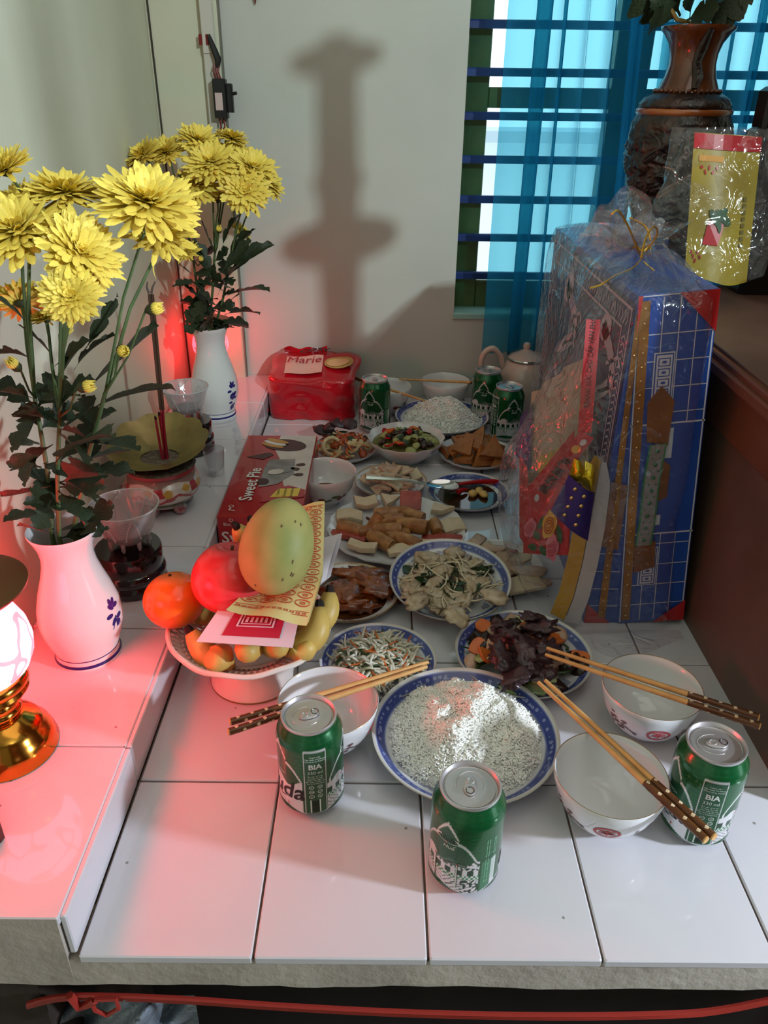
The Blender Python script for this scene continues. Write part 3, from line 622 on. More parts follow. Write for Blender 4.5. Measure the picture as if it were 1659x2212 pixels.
pair((1178, 1470), (1540, 1806), (1163, 1474), (1522, 1812), .0695, 'right chopstick of the pair ending over the right-hand can', 'left chopstick of the pair ending over the right-hand can')
put_stick(atz(862, 819, .069), atz(1060, 828, .069), 'chopstick lying level across the back flowered bowl')
put_stick(atz(918, 866, .060), atz(760, 815, .068), 'chopstick pointing down into the background rice')
# ================================================================ food
def rot_np(ang):
    ca, sa = np.cos(ang), np.sin(ang); return ca, sa
def scatter_mesh(tv, tf, pos, rots, scl):
    """many tiny pieces in one mesh (numpy)"""
    tv = np.array(tv); N, T = len(pos), len(tv); V = np.zeros((N, T, 3))
    for i in range(N): V[i] = (tv*scl[i]) @ np.array(rots[i].to_matrix()).T + pos[i]
    Fs = [tuple(int(q)+i*T for q in f_) for i in range(N) for f_ in tf]
    me = bpy.data.meshes.new('m'); me.from_pydata(V.reshape(-1, 3).tolist(), [], Fs); me.polygons.foreach_set('use_smooth', [True]*len(me.polygons)); return me
GV = [(-1, 0, 0)]+[(x, .3*math.cos(q), .27*math.sin(q)) for x in (-.5, .5) for q in (0, PI/2, PI, 3*PI/2)]+[(1, 0, .04)]
GF = [(0, 2, 1), (0, 3, 2), (0, 4, 3), (0, 1, 4)]+[(1+k, 1+(k+1) % 4, 5+(k+1) % 4, 5+k) for k in range(4)]+[(9, 5, 6), (9, 6, 7), (9, 7, 8), (9, 8, 5)]
RICE = mat('boiled_rice', (252, 250, 242), .4, spec=.4)
def rice_h(x, y, R, H, seed):
    r = math.hypot(x, y)/R
    if r > 1: return 0
    q = H*(1-r**2)*(.80+.34*mnoise.noise((x*26+seed, y*26, 1)))+.004*mnoise.noise((x*95+seed, y*95, 2))+.006*mnoise.noise((x*48+seed, y*48, 5))
    return max(0, q)
def rice(label, loc, R, H, N, seed, z0):
    rr = random.Random(seed); root = thing('rice_heap', label, 'rice', loc, kind='stuff')
    core = MB().grid(lambda u, v: (lambda x, y: (loc[0]+x, loc[1]+y, z0+rice_h(x, y, R, H, seed)-.0009))(R*v*math.cos(2*PI*u), R*v*math.sin(2*PI*u)), 64, 24, closed=True).build('rice_core', RICE, root, ang=0); tag(core, kind='stuff')
    pos, rots, scl = [], [], []
    for i in range(N):
        r = R*1.01*math.sqrt(rr.random()); a = rr.uniform(0, 2*PI); x, y = r*math.cos(a), r*math.sin(a)
        h = rice_h(x, y, R, H, seed); pos.append(np.array((loc[0]+x, loc[1]+y, z0+h+rr.uniform(-.0006, .0012)))); rots.append(Euler((rr.uniform(-.6, .6), rr.gauss(0, .38), rr.uniform(0, 6.3)))); scl.append(rr.uniform(.0030, .0045))
    me = scatter_mesh(GV, GF, pos, rots, scl); o = ob('grains', me, RICE, root); tag(o, kind='stuff')
rice('heap of boiled white rice on the large foreground plate', (.0970, .6270, .008), .089, .060, 9500, 3, .010)
rice('heap of boiled white rice on the plate by the back wall', (.1310, 1.566, .008), .084, .056, 4200, 8, .010)
def put(name, label, cat_, group, me, m, loc, rot, scale=None):
    o = ob(name, me, m, None, loc, rot); tag(o, label, cat_, group)
    if scale: o.scale = (scale,)*3 if isinstance(scale, (int, float)) else scale
    return o
def pile(items, cx, cy, z0, Rd, H, seed, tilt=.5):
    rr = random.Random(seed); seq = []
    for it in items: seq += [it]*it[6]
    rr.shuffle(seq); n = len(seq)
    for i, (name, label, cat_, group, meshes, m, cnt, lift) in enumerate(seq):
        r = Rd*math.sqrt((i+.5)/n); a = i*2.39996+rr.uniform(-.3, .3)
        x, y = r*math.cos(a), r*math.sin(a); z = z0+H*(1-(r/Rd)**2)+lift+rr.uniform(-.001, .002)
        put(name, label, cat_, group, meshes[i % len(meshes)], m, (cx+x, cy+y, z), (rr.uniform(-tilt, tilt)-y/Rd*.35*0, rr.uniform(-tilt, tilt), rr.uniform(0, 6.28)))
def strand_mesh(L, r, seed, n=5, flat=1, taper=True):
    rr = random.Random(seed); pts = []; a = rr.uniform(0, 6); h = 0; p = Vector((-L/2, 0, 0))
    cv = rr.uniform(-1.1, 1.1); cz = rr.uniform(-.25, .25); pts = []
    for i in range(7):
        s = i/6-.5; pts.append((L*s, cv*L*(s*s-.1), cz*L*(s*s)))
    rd = [r*(.55+.45*math.sin(PI*(.12+.76*i/6))) if taper else r for i in range(7)]
    mb = MB().tube(pts, rd, n); mb.v = [(x, y, z*flat) for x, y, z in mb.v]; me = mb.mesh('strand'); return me
def slab_mesh(w_, d_, t_, seed, kind='rect', amp=.12):
    """a cut slice: polygon outline extruded, soft edge"""
    rr = random.Random(seed)
    if kind == 'rect': out = [(-w_, -d_), (0, -d_*1.03), (w_, -d_), (w_*1.03, 0), (w_, d_), (0, d_*1.04), (-w_, d_), (-w_*1.03, 0)]
    elif kind == 'tri': out = [(-w_, -d_), (0, -d_*1.02), (w_, -d_), (w_*.5, 0), (.05*w_, d_), (-.05*w_, d_), (-w_*.5, 0)]
    else: out = [(w_*math.cos(2*PI*i/14)*(1+amp*rr.uniform(-1, 1)), d_*math.sin(2*PI*i/14)*(1+amp*rr.uniform(-1, 1))) for i in range(14)]
    out = [(x*(1+amp*rr.uniform(-.5, .5)), y*(1+amp*rr.uniform(-.5, .5))) for x, y in out]; n = len(out); bend = rr.uniform(-.8, .8)
    vs_ = []
    for z, s_ in ((0, .96), (t_*.15, 1), (t_*.85, 1), (t_, .95)):
        for x, y in out: vs_.append((x*s_, y*s_, z+bend*x*x/max(w_, 1e-4)*.35))
    fs_ = [tuple(range(n-1, -1, -1)), tuple(range(3*n, 4*n))]+[(k*n+i, k*n+(i+1) % n, (k+1)*n+(i+1) % n, (k+1)*n+i) for k in range(3) for i in range(n)]
    me = MB().add(vs_, fs_).mesh('slice'); me.set_sharp_from_angle(angle=math.radians(40)); return me
def leaf_mesh(L, W, seed):
    rr = random.Random(seed); c = rr.uniform(-2, 2)
    return MB().grid(lambda u, v: (L*(u-.5), W*math.sin(PI*(.04+.92*u))**.8*(v-.5)*(1+.12*math.sin(u*25)), L*.25*c*(u-.5)**2+W*.35*abs(v-.5)), 9, 5).mesh('leaf')
FOODM = dict(
 sprout=mat('bean_sprout', (222, 216, 204), .3, c2=(196, 190, 160), ns=90, sub=.15), carrot=mat('carrot', (214, 110, 44), .35, c2=(190, 88, 34), ns=60), green=mat('green_onion', (52, 78, 34), .35, c2=(36, 58, 26), ns=60),
 blood=mat('dark_blood_pudding', (72, 50, 54), .28, c2=(56, 38, 42), ns=70, bump=.3, bs=160), mush=mat('black_mushroom', (38, 26, 22), .22, c2=(54, 36, 28), ns=60), pork=mat('pale_pork', (196, 168, 144), .35, c2=(176, 142, 118), ns=60, sub=.1, bump=.25, bs=120),
 cabbage=mat('cabbage', (196, 206, 160), .25, c2=(150, 178, 100), ns=30), chick=mat('shredded_chicken', (166, 144, 114), .35, c2=(196, 180, 156), ns=70, bump=.3, bs=110), onion=mat('onion_strand', (206, 194, 164), .25, sub=.1), herb=mat('dark_herb', (40, 62, 30), .35, c2=(28, 46, 24), ns=50),
 glaze=mat('glazed_fish', (150, 76, 22), .12, c2=(92, 40, 12), ns=45, bump=.5, bs=70, coat=.6), oil=mat('brown_gravy', (92, 52, 20), .06, c2=(66, 36, 14), ns=30), roll=mat('fried_wrapper', (176, 128, 76), .30, c2=(132, 82, 42), ns=70, bump=.6, bs=110), fill=mat('roll_filling', (84, 40, 24), .5, c2=(60, 28, 18), ns=120),
 cha=mat('pork_sausage', (208, 188, 158), .42, c2=(196, 174, 142), ns=60, bump=.15, bs=160), pink=mat('pink_cured_sausage', (168, 78, 66), .28, c2=(148, 60, 52), ns=70, bump=.2, bs=120), chili=mat('red_chili', (170, 20, 22), .12), garlic=mat('pickled_garlic', (206, 170, 96), .22), sauce=mat('fish_sauce', (58, 34, 16), .05),
 squid=mat('squid', (204, 182, 140), .2, c2=(190, 164, 118), ns=40), tofu=mat('fried_tofu', (164, 106, 54), .4, c2=(140, 84, 38), ns=40, bump=.3, bs=110), veg=mat('stewed_gourd', (150, 156, 92), .2, c2=(176, 172, 112), ns=40), purple=mat('dark_purple_leaf', (58, 36, 40), .4, c2=(44, 28, 32), ns=40))
FM = FOODM
S = lambda L, r, k, **q: [strand_mesh(L*random.Random(i+k).uniform(.75, 1.2), r, i+k, **q) for i in range(5)]
# --- bean sprout salad
cx, cy = -.0015, .7499
rr = random.Random(21); pos, rots, scl = [], [], []
root = thing('bean_sprouts', 'tangle of white bean sprouts on the salad plate', 'bean sprouts', (cx, cy, .01), kind='stuff'); mb = MB()
for i in range(190):
    L = rr.uniform(.026, .048); cv = rr.uniform(-1, 1); r_ = .056*math.sqrt(rr.random()); a = rr.uniform(0, 6.3); M_ = Matrix.Translation((cx+r_*math.cos(a)*.9, cy+r_*math.sin(a)*.9, .012+.018*(1-(r_/.06)**2)+rr.uniform(0, .004))) @ Euler((rr.uniform(-.3, .3), rr.gauss(0, .22), rr.uniform(0, 6.3))).to_matrix().to_4x4()
    mb.tube([M_ @ Vector((L*s, cv*L*(s*s-.1), .12*L*math.sin(7*s+i))) for s in (-.5, -.3, -.1, .1, .3, .5)], [.0010, .0018, .0021, .0021, .0018, .0009], 5)
tag(mb.build('sprout_strands', FM['sprout'], root, ang=0), kind='stuff')
pile([('carrot_strip', 'orange carrot strip in the bean sprout salad', 'carrot', 'carrot strips in the sprout salad', S(.036, .0015, 40, flat=.6), FM['carrot'], 22, .004), ('herb_strip', 'dark green herb strip in the bean sprout salad', 'herb', 'herb strips in the sprout salad', S(.024, .0022, 50, flat=.35), FM['green'], 12, .004)], cx, cy, .014, .050, .018, 5, .25)
# --- mushroom stir-fry
G = 'pieces in the mushroom stir-fry'
pile([('cabbage_piece', 'pale green cabbage piece in the dark stir-fry', 'cabbage', G+' - cabbage', [slab_mesh(.020, .014, .004, 70+i, 'oval', .25) for i in range(4)], FM['cabbage'], 9, -.002), ('pork_piece', 'pale pork piece in the dark stir-fry', 'meat', G+' - pork', [blob((.015, .011, .006), 80+i, .5, 1.9) for i in range(4)], FM['pork'], 14, .002),
 ('black_mushroom', 'glossy black mushroom piece in the dark stir-fry', 'mushroom', G+' - mushrooms', [blob((.014, .011, .007), 90+i, .6, 2.2) for i in range(4)], FM['mush'], 20, .002), ('carrot_slice', 'orange carrot slice in the dark stir-fry', 'carrot', G+' - carrots', [slab_mesh(.013, .010, .004, 100+i, 'oval', .15) for i in range(3)], FM['carrot'], 11, .003),
 ('chive', 'green chive length in the dark stir-fry', 'chive', G+' - chives', S(.034, .0024, 110, flat=.4), FM['green'], 9, .003)], .1824, .7648, .015, .073, .022, 9, .5)
for i, (u, v, s_) in enumerate(((1110, 1370, 1.2), (1165, 1355, 1.1), (1090, 1400, 1.1), (1145, 1395, 1.25), (1190, 1385, .9), (1120, 1425, .9), (1150, 1335, .8), (1085, 1350, .8), (1180, 1420, .8))):
    p = aty(u, v, .80-.12*(v-1335)/90); put('blood_pudding', 'dark purple slice of blood pudding heaped on the stir-fry', 'blood pudding', 'blood pudding slices', [blob((.021, .015, .008), 120+i % 4, .95, 2.3, 3) for _ in (0,)][0] if i < 4 else bpy.data.objects['blood_pudding' + ('' if i % 4 == 0 else '.%03d' % (i % 4))].data, FM['blood'], (p.x, p.y, min(p.z, .052)), (rnd.uniform(-.5, .5), rnd.uniform(-.5, .5), rnd.uniform(0, 6)), s_)
# --- chicken salad (tilted plate)
G = 'pieces in the chicken salad'
pile([('chicken_piece', 'pale shredded chicken piece in the salad', 'chicken', G+' - chicken', [blob((.019, .010, .006), 130+i, .6, 2.0, 3) for i in range(5)], FM['chick'], 34, 0), ('herb_leaf', 'dark green herb leaf in the chicken salad', 'herb', G+' - herbs', [leaf_mesh(.028, .013, 140+i) for i in range(4)], FM['herb'], 24, .004),
 ('onion_strip', 'translucent onion strip in the chicken salad', 'onion', G+' - onion', S(.036, .0015, 150, flat=.7), FM['onion'], 52, .006)], .1005, .9090, .026, .068, .020, 12, .45)
for i, (u, v) in enumerate(((925, 1205), (980, 1198), (985, 1330), (1070, 1290), (900, 1300))):
    p = atz(u, v, .046); put('chicken_piece', 'large pale chicken chunk at the edge of the salad', 'chicken', G+' - big chicken', blob((.018, .014, .008), 160+i, .55, 1.9, 3), FM['chick'], p, (0, 0, i))
# --- glazed fish
tag(MB().lathe([(0, .0095), (.055, .0093), (.060, .0105)], 40).build('brown_gravy', FM['oil']), 'thin brown gravy pooled on the braised fish plate', 'gravy').location = (-.0459, .9010, 0)
for i, (u, v, a, d3) in enumerate(((752, 1280, .5, (.036, .030, .010)), (815, 1268, -.3, (.032, .028, .011)), (770, 1308, .1, (.026, .013, .007)), (785, 1242, 0, (.046, .017, .009)))):
    put('braised_fish', ('largest glazed fish piece at the left of the gold-rimmed plate', 'glazed fish piece at the right of the gold-rimmed plate', 'glazed fish piece at the front of the gold-rimmed plate', 'glazed fish piece at the back of the gold-rimmed plate')[i], 'fish', 'braised fish pieces', blob(d3, 170+i, .75, 2.6, 3), FM['glaze'], atz(u, v, .018), (0, .1, a))
# --- spring rolls and sausages
def roll_thing():
    t = thing('spring_roll', 'fried spring roll piece on the large flowered plate', 'spring roll', (0, 0, 0), 'spring roll pieces')
    L = .019
    MB().tube([(-L, 0, 0), (-L*.96, 0, 0), (-L*.5, 0, 0), (0, 0, .0004), (L*.5, 0, 0), (L*.96, 0, 0), (L, 0, 0), (L*.93, 0, 0)], [.004, .0085, .0095, .0098, .0096, .0088, .0072, .0064], 14, cap=True).build('wrapper', FM['roll'], t, ang=50)
    MB().lathe([(0, 0), (.0064, 0), (.0066, -.002)], 12).build('filling', FM['fill'], t); t.children[-1].matrix_parent_inverse = Matrix.Translation((L*.95, 0, 0)) @ Matrix.Rotation(PI/2, 4, 'Y'); return t
rt = roll_thing()
for i, (u, v, a, z, s_) in enumerate(((798, 1124, -1.2, .026, 1), (759, 1142, -.35, .022, 1.05), (839, 1110, 0.1, .026, 1.1), (846, 1123, .15, .036, .9), (889, 1112, -.5, .030, 1), (838, 1145, -.1, .030, 1.05), (892, 1136, -.35, .032, 1.15), (824, 1168, -.75, .022, 1.1), (878, 1169, 2.6, .022, 1.1), (942, 1141, -1.5, .022, 1.0), (800, 1146, .3, .022, .9), (858, 1156, -2.6, .026, .9))):
    place(rt, atz(u, v, z+.002), (rnd.uniform(0, 6), rnd.uniform(-.12, .12), a), scale=s_*1.18)
for i, (u, v, a, w_, d_) in enumerate(((755, 1116, .05, .022, .014), (790, 1092, .2, .019, .013), (835, 1082, .9, .018, .014), (945, 1104, .45, .024, .015), (978, 1138, .3, .019, .015), (783, 1188, -.25, .022, .009), (868, 1191, .2, .022, .010), (919, 1183, .05, .026, .010))):
    put('pork_sausage_slice', 'pale pork sausage slice on the large flowered plate', 'sausage', 'pale sausage slices', slab_mesh(w_, d_, .009, 180+i, 'rect' if i not in (2, 3) else 'tri', .1), FM['cha'], atz(u, v, .016 if i > 4 else .020), (rnd.uniform(.0, .25), rnd.uniform(-.1, .1), a))
for i, (u, v, a, w_, d_, z, tx, l) in enumerate(((752, 1158, -.28, .030, .008, .018, .2, 'pink cured sausage strip at the left edge of the flowered plate'), (887, 1082, 0, .018, .016, .030, .9, 'upright pink cured sausage slab at the back of the flowered plate'), (955, 1167, .02, .032, .007, .016, .3, 'pink cured sausage strip at the right of the flowered plate'))):
    put('cured_sausage', l, 'sausage', 'pink cured sausages', slab_mesh(w_, d_, .010, 190+i, 'rect', .06), FM['pink'], atz(u, v, z), (tx, 0, a))
# --- boiled pork slices
for i, (u, v, a, s_) in enumerate(((1040, 1185, .3, 1), (1070, 1190, -.4, 1), (1090, 1200, .9, .9), (1120, 1210, 0, 1.1), (1105, 1230, .5, 1.2), (1145, 1240, -.2, 1.2), (1130, 1265, .2, 1.3), (1160, 1262, .1, 1), (1030, 1170, 1, .8))):
    p = atz(u, v, .018+.002*(i % 3)); put('pork_slice', 'thin boiled pork slice beside the plastic bag', 'pork', 'boiled pork slices by the bag', slab_mesh(.021, .012, .005, 200+i, 'oval' if i % 2 else 'rect', .15), FM['pork'] if i % 3 else FM['cha'], p, (rnd.uniform(-.15, .15), rnd.uniform(-.15, .15), a), s_)
put('chili_slice', 'red chili slice on the boiled pork', 'chili', None, blob((.008, .004, .002), 5, .3), FM['chili'], atz(1110, 1191, .030), (0, .2, .4))
pile([('pork_slice', 'pale pork slice on the small plate behind the spring rolls', 'pork', 'pork slices on the small plate', [slab_mesh(.019, .012, .005, 210+i, 'oval' if i % 2 else 'tri', .2) for i in range(5)], FM['pork'], 16, .002), ('pork_slice', 'whitish fat pork slice on the small plate behind the spring rolls', 'pork', 'fat pork slices', [slab_mesh(.016, .012, .006, 217+i, 'rect', .2) for i in range(3)], FM['cha'], 8, .003)], .0170, 1.2538, .012, .046, .016, 15, .45)
# --- chili fish sauce and spoon
tag(MB().lathe([(0, .0105), (.050, .0103), (.053, .0115)], 40).build('fish_sauce', FM['sauce']), 'dark fish sauce in the blue-rimmed saucer', 'sauce').location = (.1549, 1.2126, 0)
def chili(label, a, b):
    t = thing('chili_pepper', label, 'chili', a); a, b = Vector(a), Vector(b); n = 8
    MB().tube([a.lerp(b, i/n)+Vector((0, 0, .003*math.sin(PI*i/n))) for i in range(n+1)], [.0015]+[.003+.0028*i/n for i in range(1, n)]+[.004], 8).build('pod', FM['chili'], t)
    dd = (b-a).normalized(); MB().tube([b, b+dd*.005, b+dd*.016+Vector((0, 0, .003))], [.0044, .003, .0013], 7).build('stem', FM['green'], t)
chili('long red chili with green stem in the fish sauce', atz(985, 1047, .017), atz(1078, 1041, .018)); chili('short red chili in the fish sauce beside the spoon', atz(1010, 1058, .016), atz(985, 1066, .016))
for u, v in ((1035, 1060), (1022, 1066), (1045, 1068)): put('garlic_clove', 'pickled garlic clove in the fish sauce', 'garlic', 'garlic cloves', blob((.011, .008, .006), u, .25), FM['garlic'], atz(u, v, .016), (0, 0, u))
STEEL = mat('polished_steel', (200, 200, 200), .1, metal=1)
t = thing('soup_spoon', 'steel spoon resting on the fish sauce saucer', 'spoon', atz(950, 1055, .025)); c = atz(955, 1055, .028)
dirx = (atz(790, 1040, .032)-c).normalized()
def spoon_pt(u, v):
    s = (u-.5)*2; wdt = .018*math.sqrt(max(0, 1-s*s))*(1-.25*s); q = (v-.5)*2; side = dirx.cross(Vector((0, 0, 1)))
    return c + dirx*(-.030*s*-1) + side*(wdt*q) + Vector((0, 0, .009*(q*q*(1-s*s)) + .006*s*s))
MB().grid(spoon_pt, 18, 9).build('spoon_bowl', STEEL, t, ang=0); MB().tube([c+dirx*.028+Vector((0, 0, .006)), c+dirx*.06+Vector((0, 0, .010)), c+dirx*.135+Vector((0, 0, .008))], [.0028, .0026, .0045], 6).build('spoon_handle', STEEL, t)
# --- squid stir-fry
G = 'pieces in the squid stir-fry'
pile([('squid_piece', 'pale squid piece in the squid stir-fry', 'squid', G+' - squid', [slab_mesh(.013, .009, .004, 220+i, 'oval', .25) for i in range(4)], FM['squid'], 18, .001), ('carrot_shred', 'orange carrot shred in the squid stir-fry', 'carrot', G+' - carrot', S(.028, .0024, 230, flat=.6), FM['carrot'], 24, .006), ('tomato_piece', 'reddish tomato piece in the squid stir-fry', 'tomato', G+' - tomato', [blob((.011, .008, .006), 236+i, .4) for i in range(3)], mat('tomato', (150, 66, 34), .2), 12, .004), ('herb_leaf', 'green herb leaf in the squid stir-fry', 'herb', G+' - herbs', [leaf_mesh(.018, .010, 240+i) for i in range(3)], FM['herb'], 6, .008)], -.072, 1.398, .012, .052, .024, 17, .5)
def torus(R_, r_, n=24, k=8):
    return MB().grid(lambda u, v: ((R_+r_*math.cos(2*PI*v))*math.cos(2*PI*u), (R_+r_*math.cos(2*PI*v))*math.sin(2*PI*u), 1.6*r_*math.sin(2*PI*v)), n, k, closed=True).mesh('ring')
put('squid_ring', 'large pale squid ring at the front of the squid stir-fry', 'squid', None, torus(.0165, .0042), FM['squid'], aty(717, 964, 1.375), (1.0, .1, .1))
for i, (u, v) in enumerate(((735, 917), (715, 920), (755, 915), (700, 930))): put('purple_leaf', 'dark purple cooked leaf on top of the squid stir-fry', 'leaf', 'dark leaves on the squid', blob((.024, .016, .005), 250+i, .5), FM['purple'], aty(u, v, 1.435), (rnd.uniform(-.3, .3), rnd.uniform(-.3, .3), i))
# --- vegetable stew
tag(MB().lathe([(0, .036), (.066, .036), (.067, .035)], 48).build('stew_broth', mat('stew_broth', (116, 110, 66), .08)), 'thin greenish broth in the wavy white bowl', 'broth').location = (.0482, 1.3883, 0)
G = 'pieces in the vegetable stew'
pile([('gourd_piece', 'pale green gourd piece in the stew', 'vegetable', G+' - gourd', [blob((.011, .008, .006), 260+i, .4) for i in range(4)], FM['veg'], 20, .001), ('black_mushroom', 'dark mushroom piece in the stew', 'mushroom', G+' - mushrooms', [blob((.009, .009, .006), 266+i, .4) for i in range(3)], FM['mush'], 9, .003), ('red_pepper_piece', 'red pepper piece in the stew', 'pepper', G+' - pepper', [slab_mesh(.010, .006, .003, 270+i, 'oval', .2) for i in range(3)], FM['chili'], 5, .006), ('tomato_piece', 'orange tomato piece in the stew', 'tomato', G+' - tomato', [slab_mesh(.011, .008, .004, 274+i, 'oval', .2) for i in range(3)], FM['carrot'], 4, .005), ('herb_leaf', 'green herb leaf in the stew', 'herb', G+' - herbs', [leaf_mesh(.020, .011, 278+i) for i in range(3)], FM['herb'], 8, .005)], .0482, 1.3883, .035, .054, .014, 19, .5)
# --- fried tofu
pile([('fried_tofu', 'golden fried tofu triangle piled on the white plate by the bag', 'tofu', 'fried tofu pieces', [slab_mesh(.024, .016, .010, 290+i, 'tri', .08) for i in range(4)], FM['tofu'], 18, .004)], .1862, 1.3835, .010, .054, .026, 23, .5)
for i, (u, v) in enumerate(((1065, 965), (1080, 990), (1040, 985))): put('fried_tofu', ('tall golden tofu triangle at the top of the pile', 'golden tofu triangle leaning at the right of the pile', 'golden tofu triangle at the front of the pile')[i], 'tofu', 'large tofu pieces', slab_mesh(.026, .022, .011, 300+i, 'tri', .05), FM['tofu'], aty(u, v, 1.345), (.9, .1, .2*i))
# ================================================================ the ledge: vases, flowers, lamps, jars, incense
ZL = .0502
VASE = mat('vase_porcelain', (228, 226, 224), .1, coat=.4); BLUEI = mat('cobalt_ink', (38, 34, 110), .3)
def vase_prof(s=1.0, h=.172):
    k = h/.172
    o = [(.0376, 0), (.0380, .004), (.0362, .009), (.0372, .016), (.0425, .030), (.0468, .048), (.0472, .058), (.0450, .074), (.0395, .094), (.0335, .112), (.0293, .128), (.0282, .140), (.0300, .152), (.0345, .164), (.0375, .1705), (.0372, .172)]
    i = [(.0350, .1705), (.0320, .164), (.0275, .150), (.0258, .138), (.0275, .124), (.036, .094), (.042, .06), (.03, .02), (0, .016)]
    return [(r*s, z*k) for r, z in [(0, .002), (.033, .002), (.034, 0)]+o+i]
def vase_r(z, h):
    p = vase_prof(1, h)[3:19]
    for (r1, z1), (r2, z2) in zip(p, p[1:]):
        if z1 <= z <= z2: return r1+(r2-r1)*(z-z1)/(z2-z1+1e-9)
    return .04
def vase(label, loc, h, spots):
    t = thing('flower_vase', label, 'vase', (0, 0, 0), 'white porcelain vases'); MB().lathe(vase_prof(1, h), 64, cap=False).build('vase_body', VASE, t, ang=60)
    for z, wd in ((.0035, .0035), (.0125, .0014)): MB().lathe([(vase_r(z, h)+.0003, z), (vase_r(z+wd, h)+.0003, z+wd)], 64, cap=False).build('blue_ring', BLUEI, t)
    rr = random.Random(9)
    for a0, z0 in spots:
        def fn(x, y, k=1, a0=a0, z0=z0):
            z = z0+y; r_ = vase_r(z, h)+.0003*k; a = a0+x/.046; return Vector((r_*math.cos(a), r_*math.sin(a), z))
        d = Dec(fn)
        for q in range(9): d.ell(BLUEI, .006*math.cos(q*.8)+rr.uniform(-.002, .002), .010*math.sin(q*.8)-.002*q, .0052, .0028, q*.8, 10)
        for q in range(3): d.line(BLUEI, [(0, -.012), (.004*(q-1), -.020), (.007*(q-1), -.027)], .0012)
        d.done('blossom_print', t)
    t.location = loc; return t
V1 = Vector((-.3490, .7235, ZL)); V2 = Vector((-.3400, 1.485, ZL))
vase('white porcelain vase with blue rings, nearest the lamp', V1, .172, [(-.25, .075)]); vase('white porcelain vase with blue flowers by the back corner', V2, .186, [(-.55, .070), (-.5, .045)])
# ---------------------------------------------------------------- chrysanthemums
PET = mat('yellow_petal', (255, 232, 112), .5, c2=(250, 214, 86), ns=40, sub=.12); PETD = mat('petal_heart', (246, 210, 80), .5, c2=(226, 200, 80), ns=120); STEM = mat('flower_stem', (92, 112, 66), .5, c2=(74, 94, 54), ns=30); LEAF = mat('chrysanthemum_leaf', (54, 66, 40), .45, c2=(30, 40, 26), ns=30, bump=.2, bs=60); CAL = mat('calyx', (56, 60, 30), .6)
def flower_meshes(Rf, seed, dens=1.0, cup=.0):
    rr = random.Random(seed); pm = MB()
    layers = [(1.0, .02, 27), (.98, .16, 27), (.90, .32, 26), (.80, .50, 24), (.68, .68, 22), (.54, .88, 18), (.40, 1.05, 15), (.26, 1.25, 12)]
    for L, el, n in layers:
        n = int(n*dens)
        for i in range(n):
            a = 2*PI*(i+rr.uniform(-.3, .3))/n; ln = Rf*L*rr.uniform(.86, 1.08); e = el+cup+rr.uniform(-.12, .14); w_ = Rf*.078*(.8+.4*L)*rr.uniform(.85, 1.15); tw = rr.uniform(-.3, .3)
            d = Vector((math.cos(a)*math.cos(e), math.sin(a)*math.cos(e), math.sin(e))); sd = Vector((-math.sin(a), math.cos(a), 0)); up = d.cross(sd)*-1; sd = sd*math.cos(tw)+up*math.sin(tw)
            vs_ = []; curl = rr.uniform(-.05, .22)
            for t_, wf in ((.08, .45), (.35, .8), (.65, 1.0), (.88, .78), (1.0, .18)):
                c = d*(ln*t_)+up*(curl*ln*t_*t_) + Vector((0, 0, Rf*.05*(1-L)))
                vs_ += [c-sd*w_*wf+up*w_*.25*wf, c-up*w_*.12, c+sd*w_*wf+up*w_*.25*wf]
            pm.add(vs_, [(3*k+j, 3*k+j+1, 3*k+j+4, 3*k+j+3) for k in range(4) for j in range(2)])
    me = pm.mesh('petals'); hm = blob((Rf*.16, Rf*.16, Rf*.12), seed, .2, 4, 2); cm = MB().lathe([(.0, -.20*Rf), (.06*Rf, -.19*Rf), (.16*Rf, -.10*Rf), (.24*Rf, -.01*Rf), (.16*Rf, .05*Rf)], 14).mesh('calyx'); return me, hm, cm
FL = [flower_meshes(1.0, 31+i, 1.0, .05*i) for i in range(3)]
BUDM = MB().lathe([(0, -1.0), (.3, -.9), (.62, -.45), (.66, 0), (.60, .3)], 12).mesh('bud_base'); bm_ = MB()
for i in range(14):
    a = 2*PI*i/14; bm_.tube([(.45*math.cos(a), .45*math.sin(a), -.1), (.60*math.cos(a), .60*math.sin(a), .5), (.50*math.cos(a)*(1-.3*(i % 2)), .50*math.sin(a)*(1-.3*(i % 2)), 1.0+.2*(i % 3))], [.12, .16, .06], 5)
bm_.lathe([(0, .6), (.4, .55), (.5, .2)], 10); BUDT = bm_.mesh('bud_petals')
def leaf_lobed(seed):
    rr = random.Random(seed); n = 27; L = 1.0; c1, c2_ = rr.uniform(-.35, .15), rr.uniform(-.2, .2); vs_ = []; fs_ = []; ph = rr.uniform(-.12, .12)
    wid = [.035 if i/26 < .14 else max(.02, .56*math.sin(PI*min(1, (i/26-.14)/.86))**.55*(.42+.58*abs(math.sin(PI*(2.75*(i/26)+.62+ph)))**.7)*(1-.25*i/26)+.02*math.sin(i*2.4)) for i in range(27)]
    for i in range(n):
        s = i/(n-1)
        for q in (-1, -.55, 0, .55, 1):
            sh = .13*abs(q)*wid[i]*2
            vs_.append((s+sh, q*wid[i]*.66*rr.uniform(.95, 1.05), c1*s*s+.10*abs(q)*wid[i]+c2_*q*s*.3))
    for i in range(n-1):
        for k in range(4): fs_.append((i*5+k, i*5+k+1, (i+1)*5+k+1, (i+1)*5+k))
    return MB().add(vs_, fs_).mesh('leaf')
LEAVES = [leaf_lobed(i) for i in range(5)]
def q_dir(d): return Vector(d).to_track_quat('Z', 'Y').to_euler()
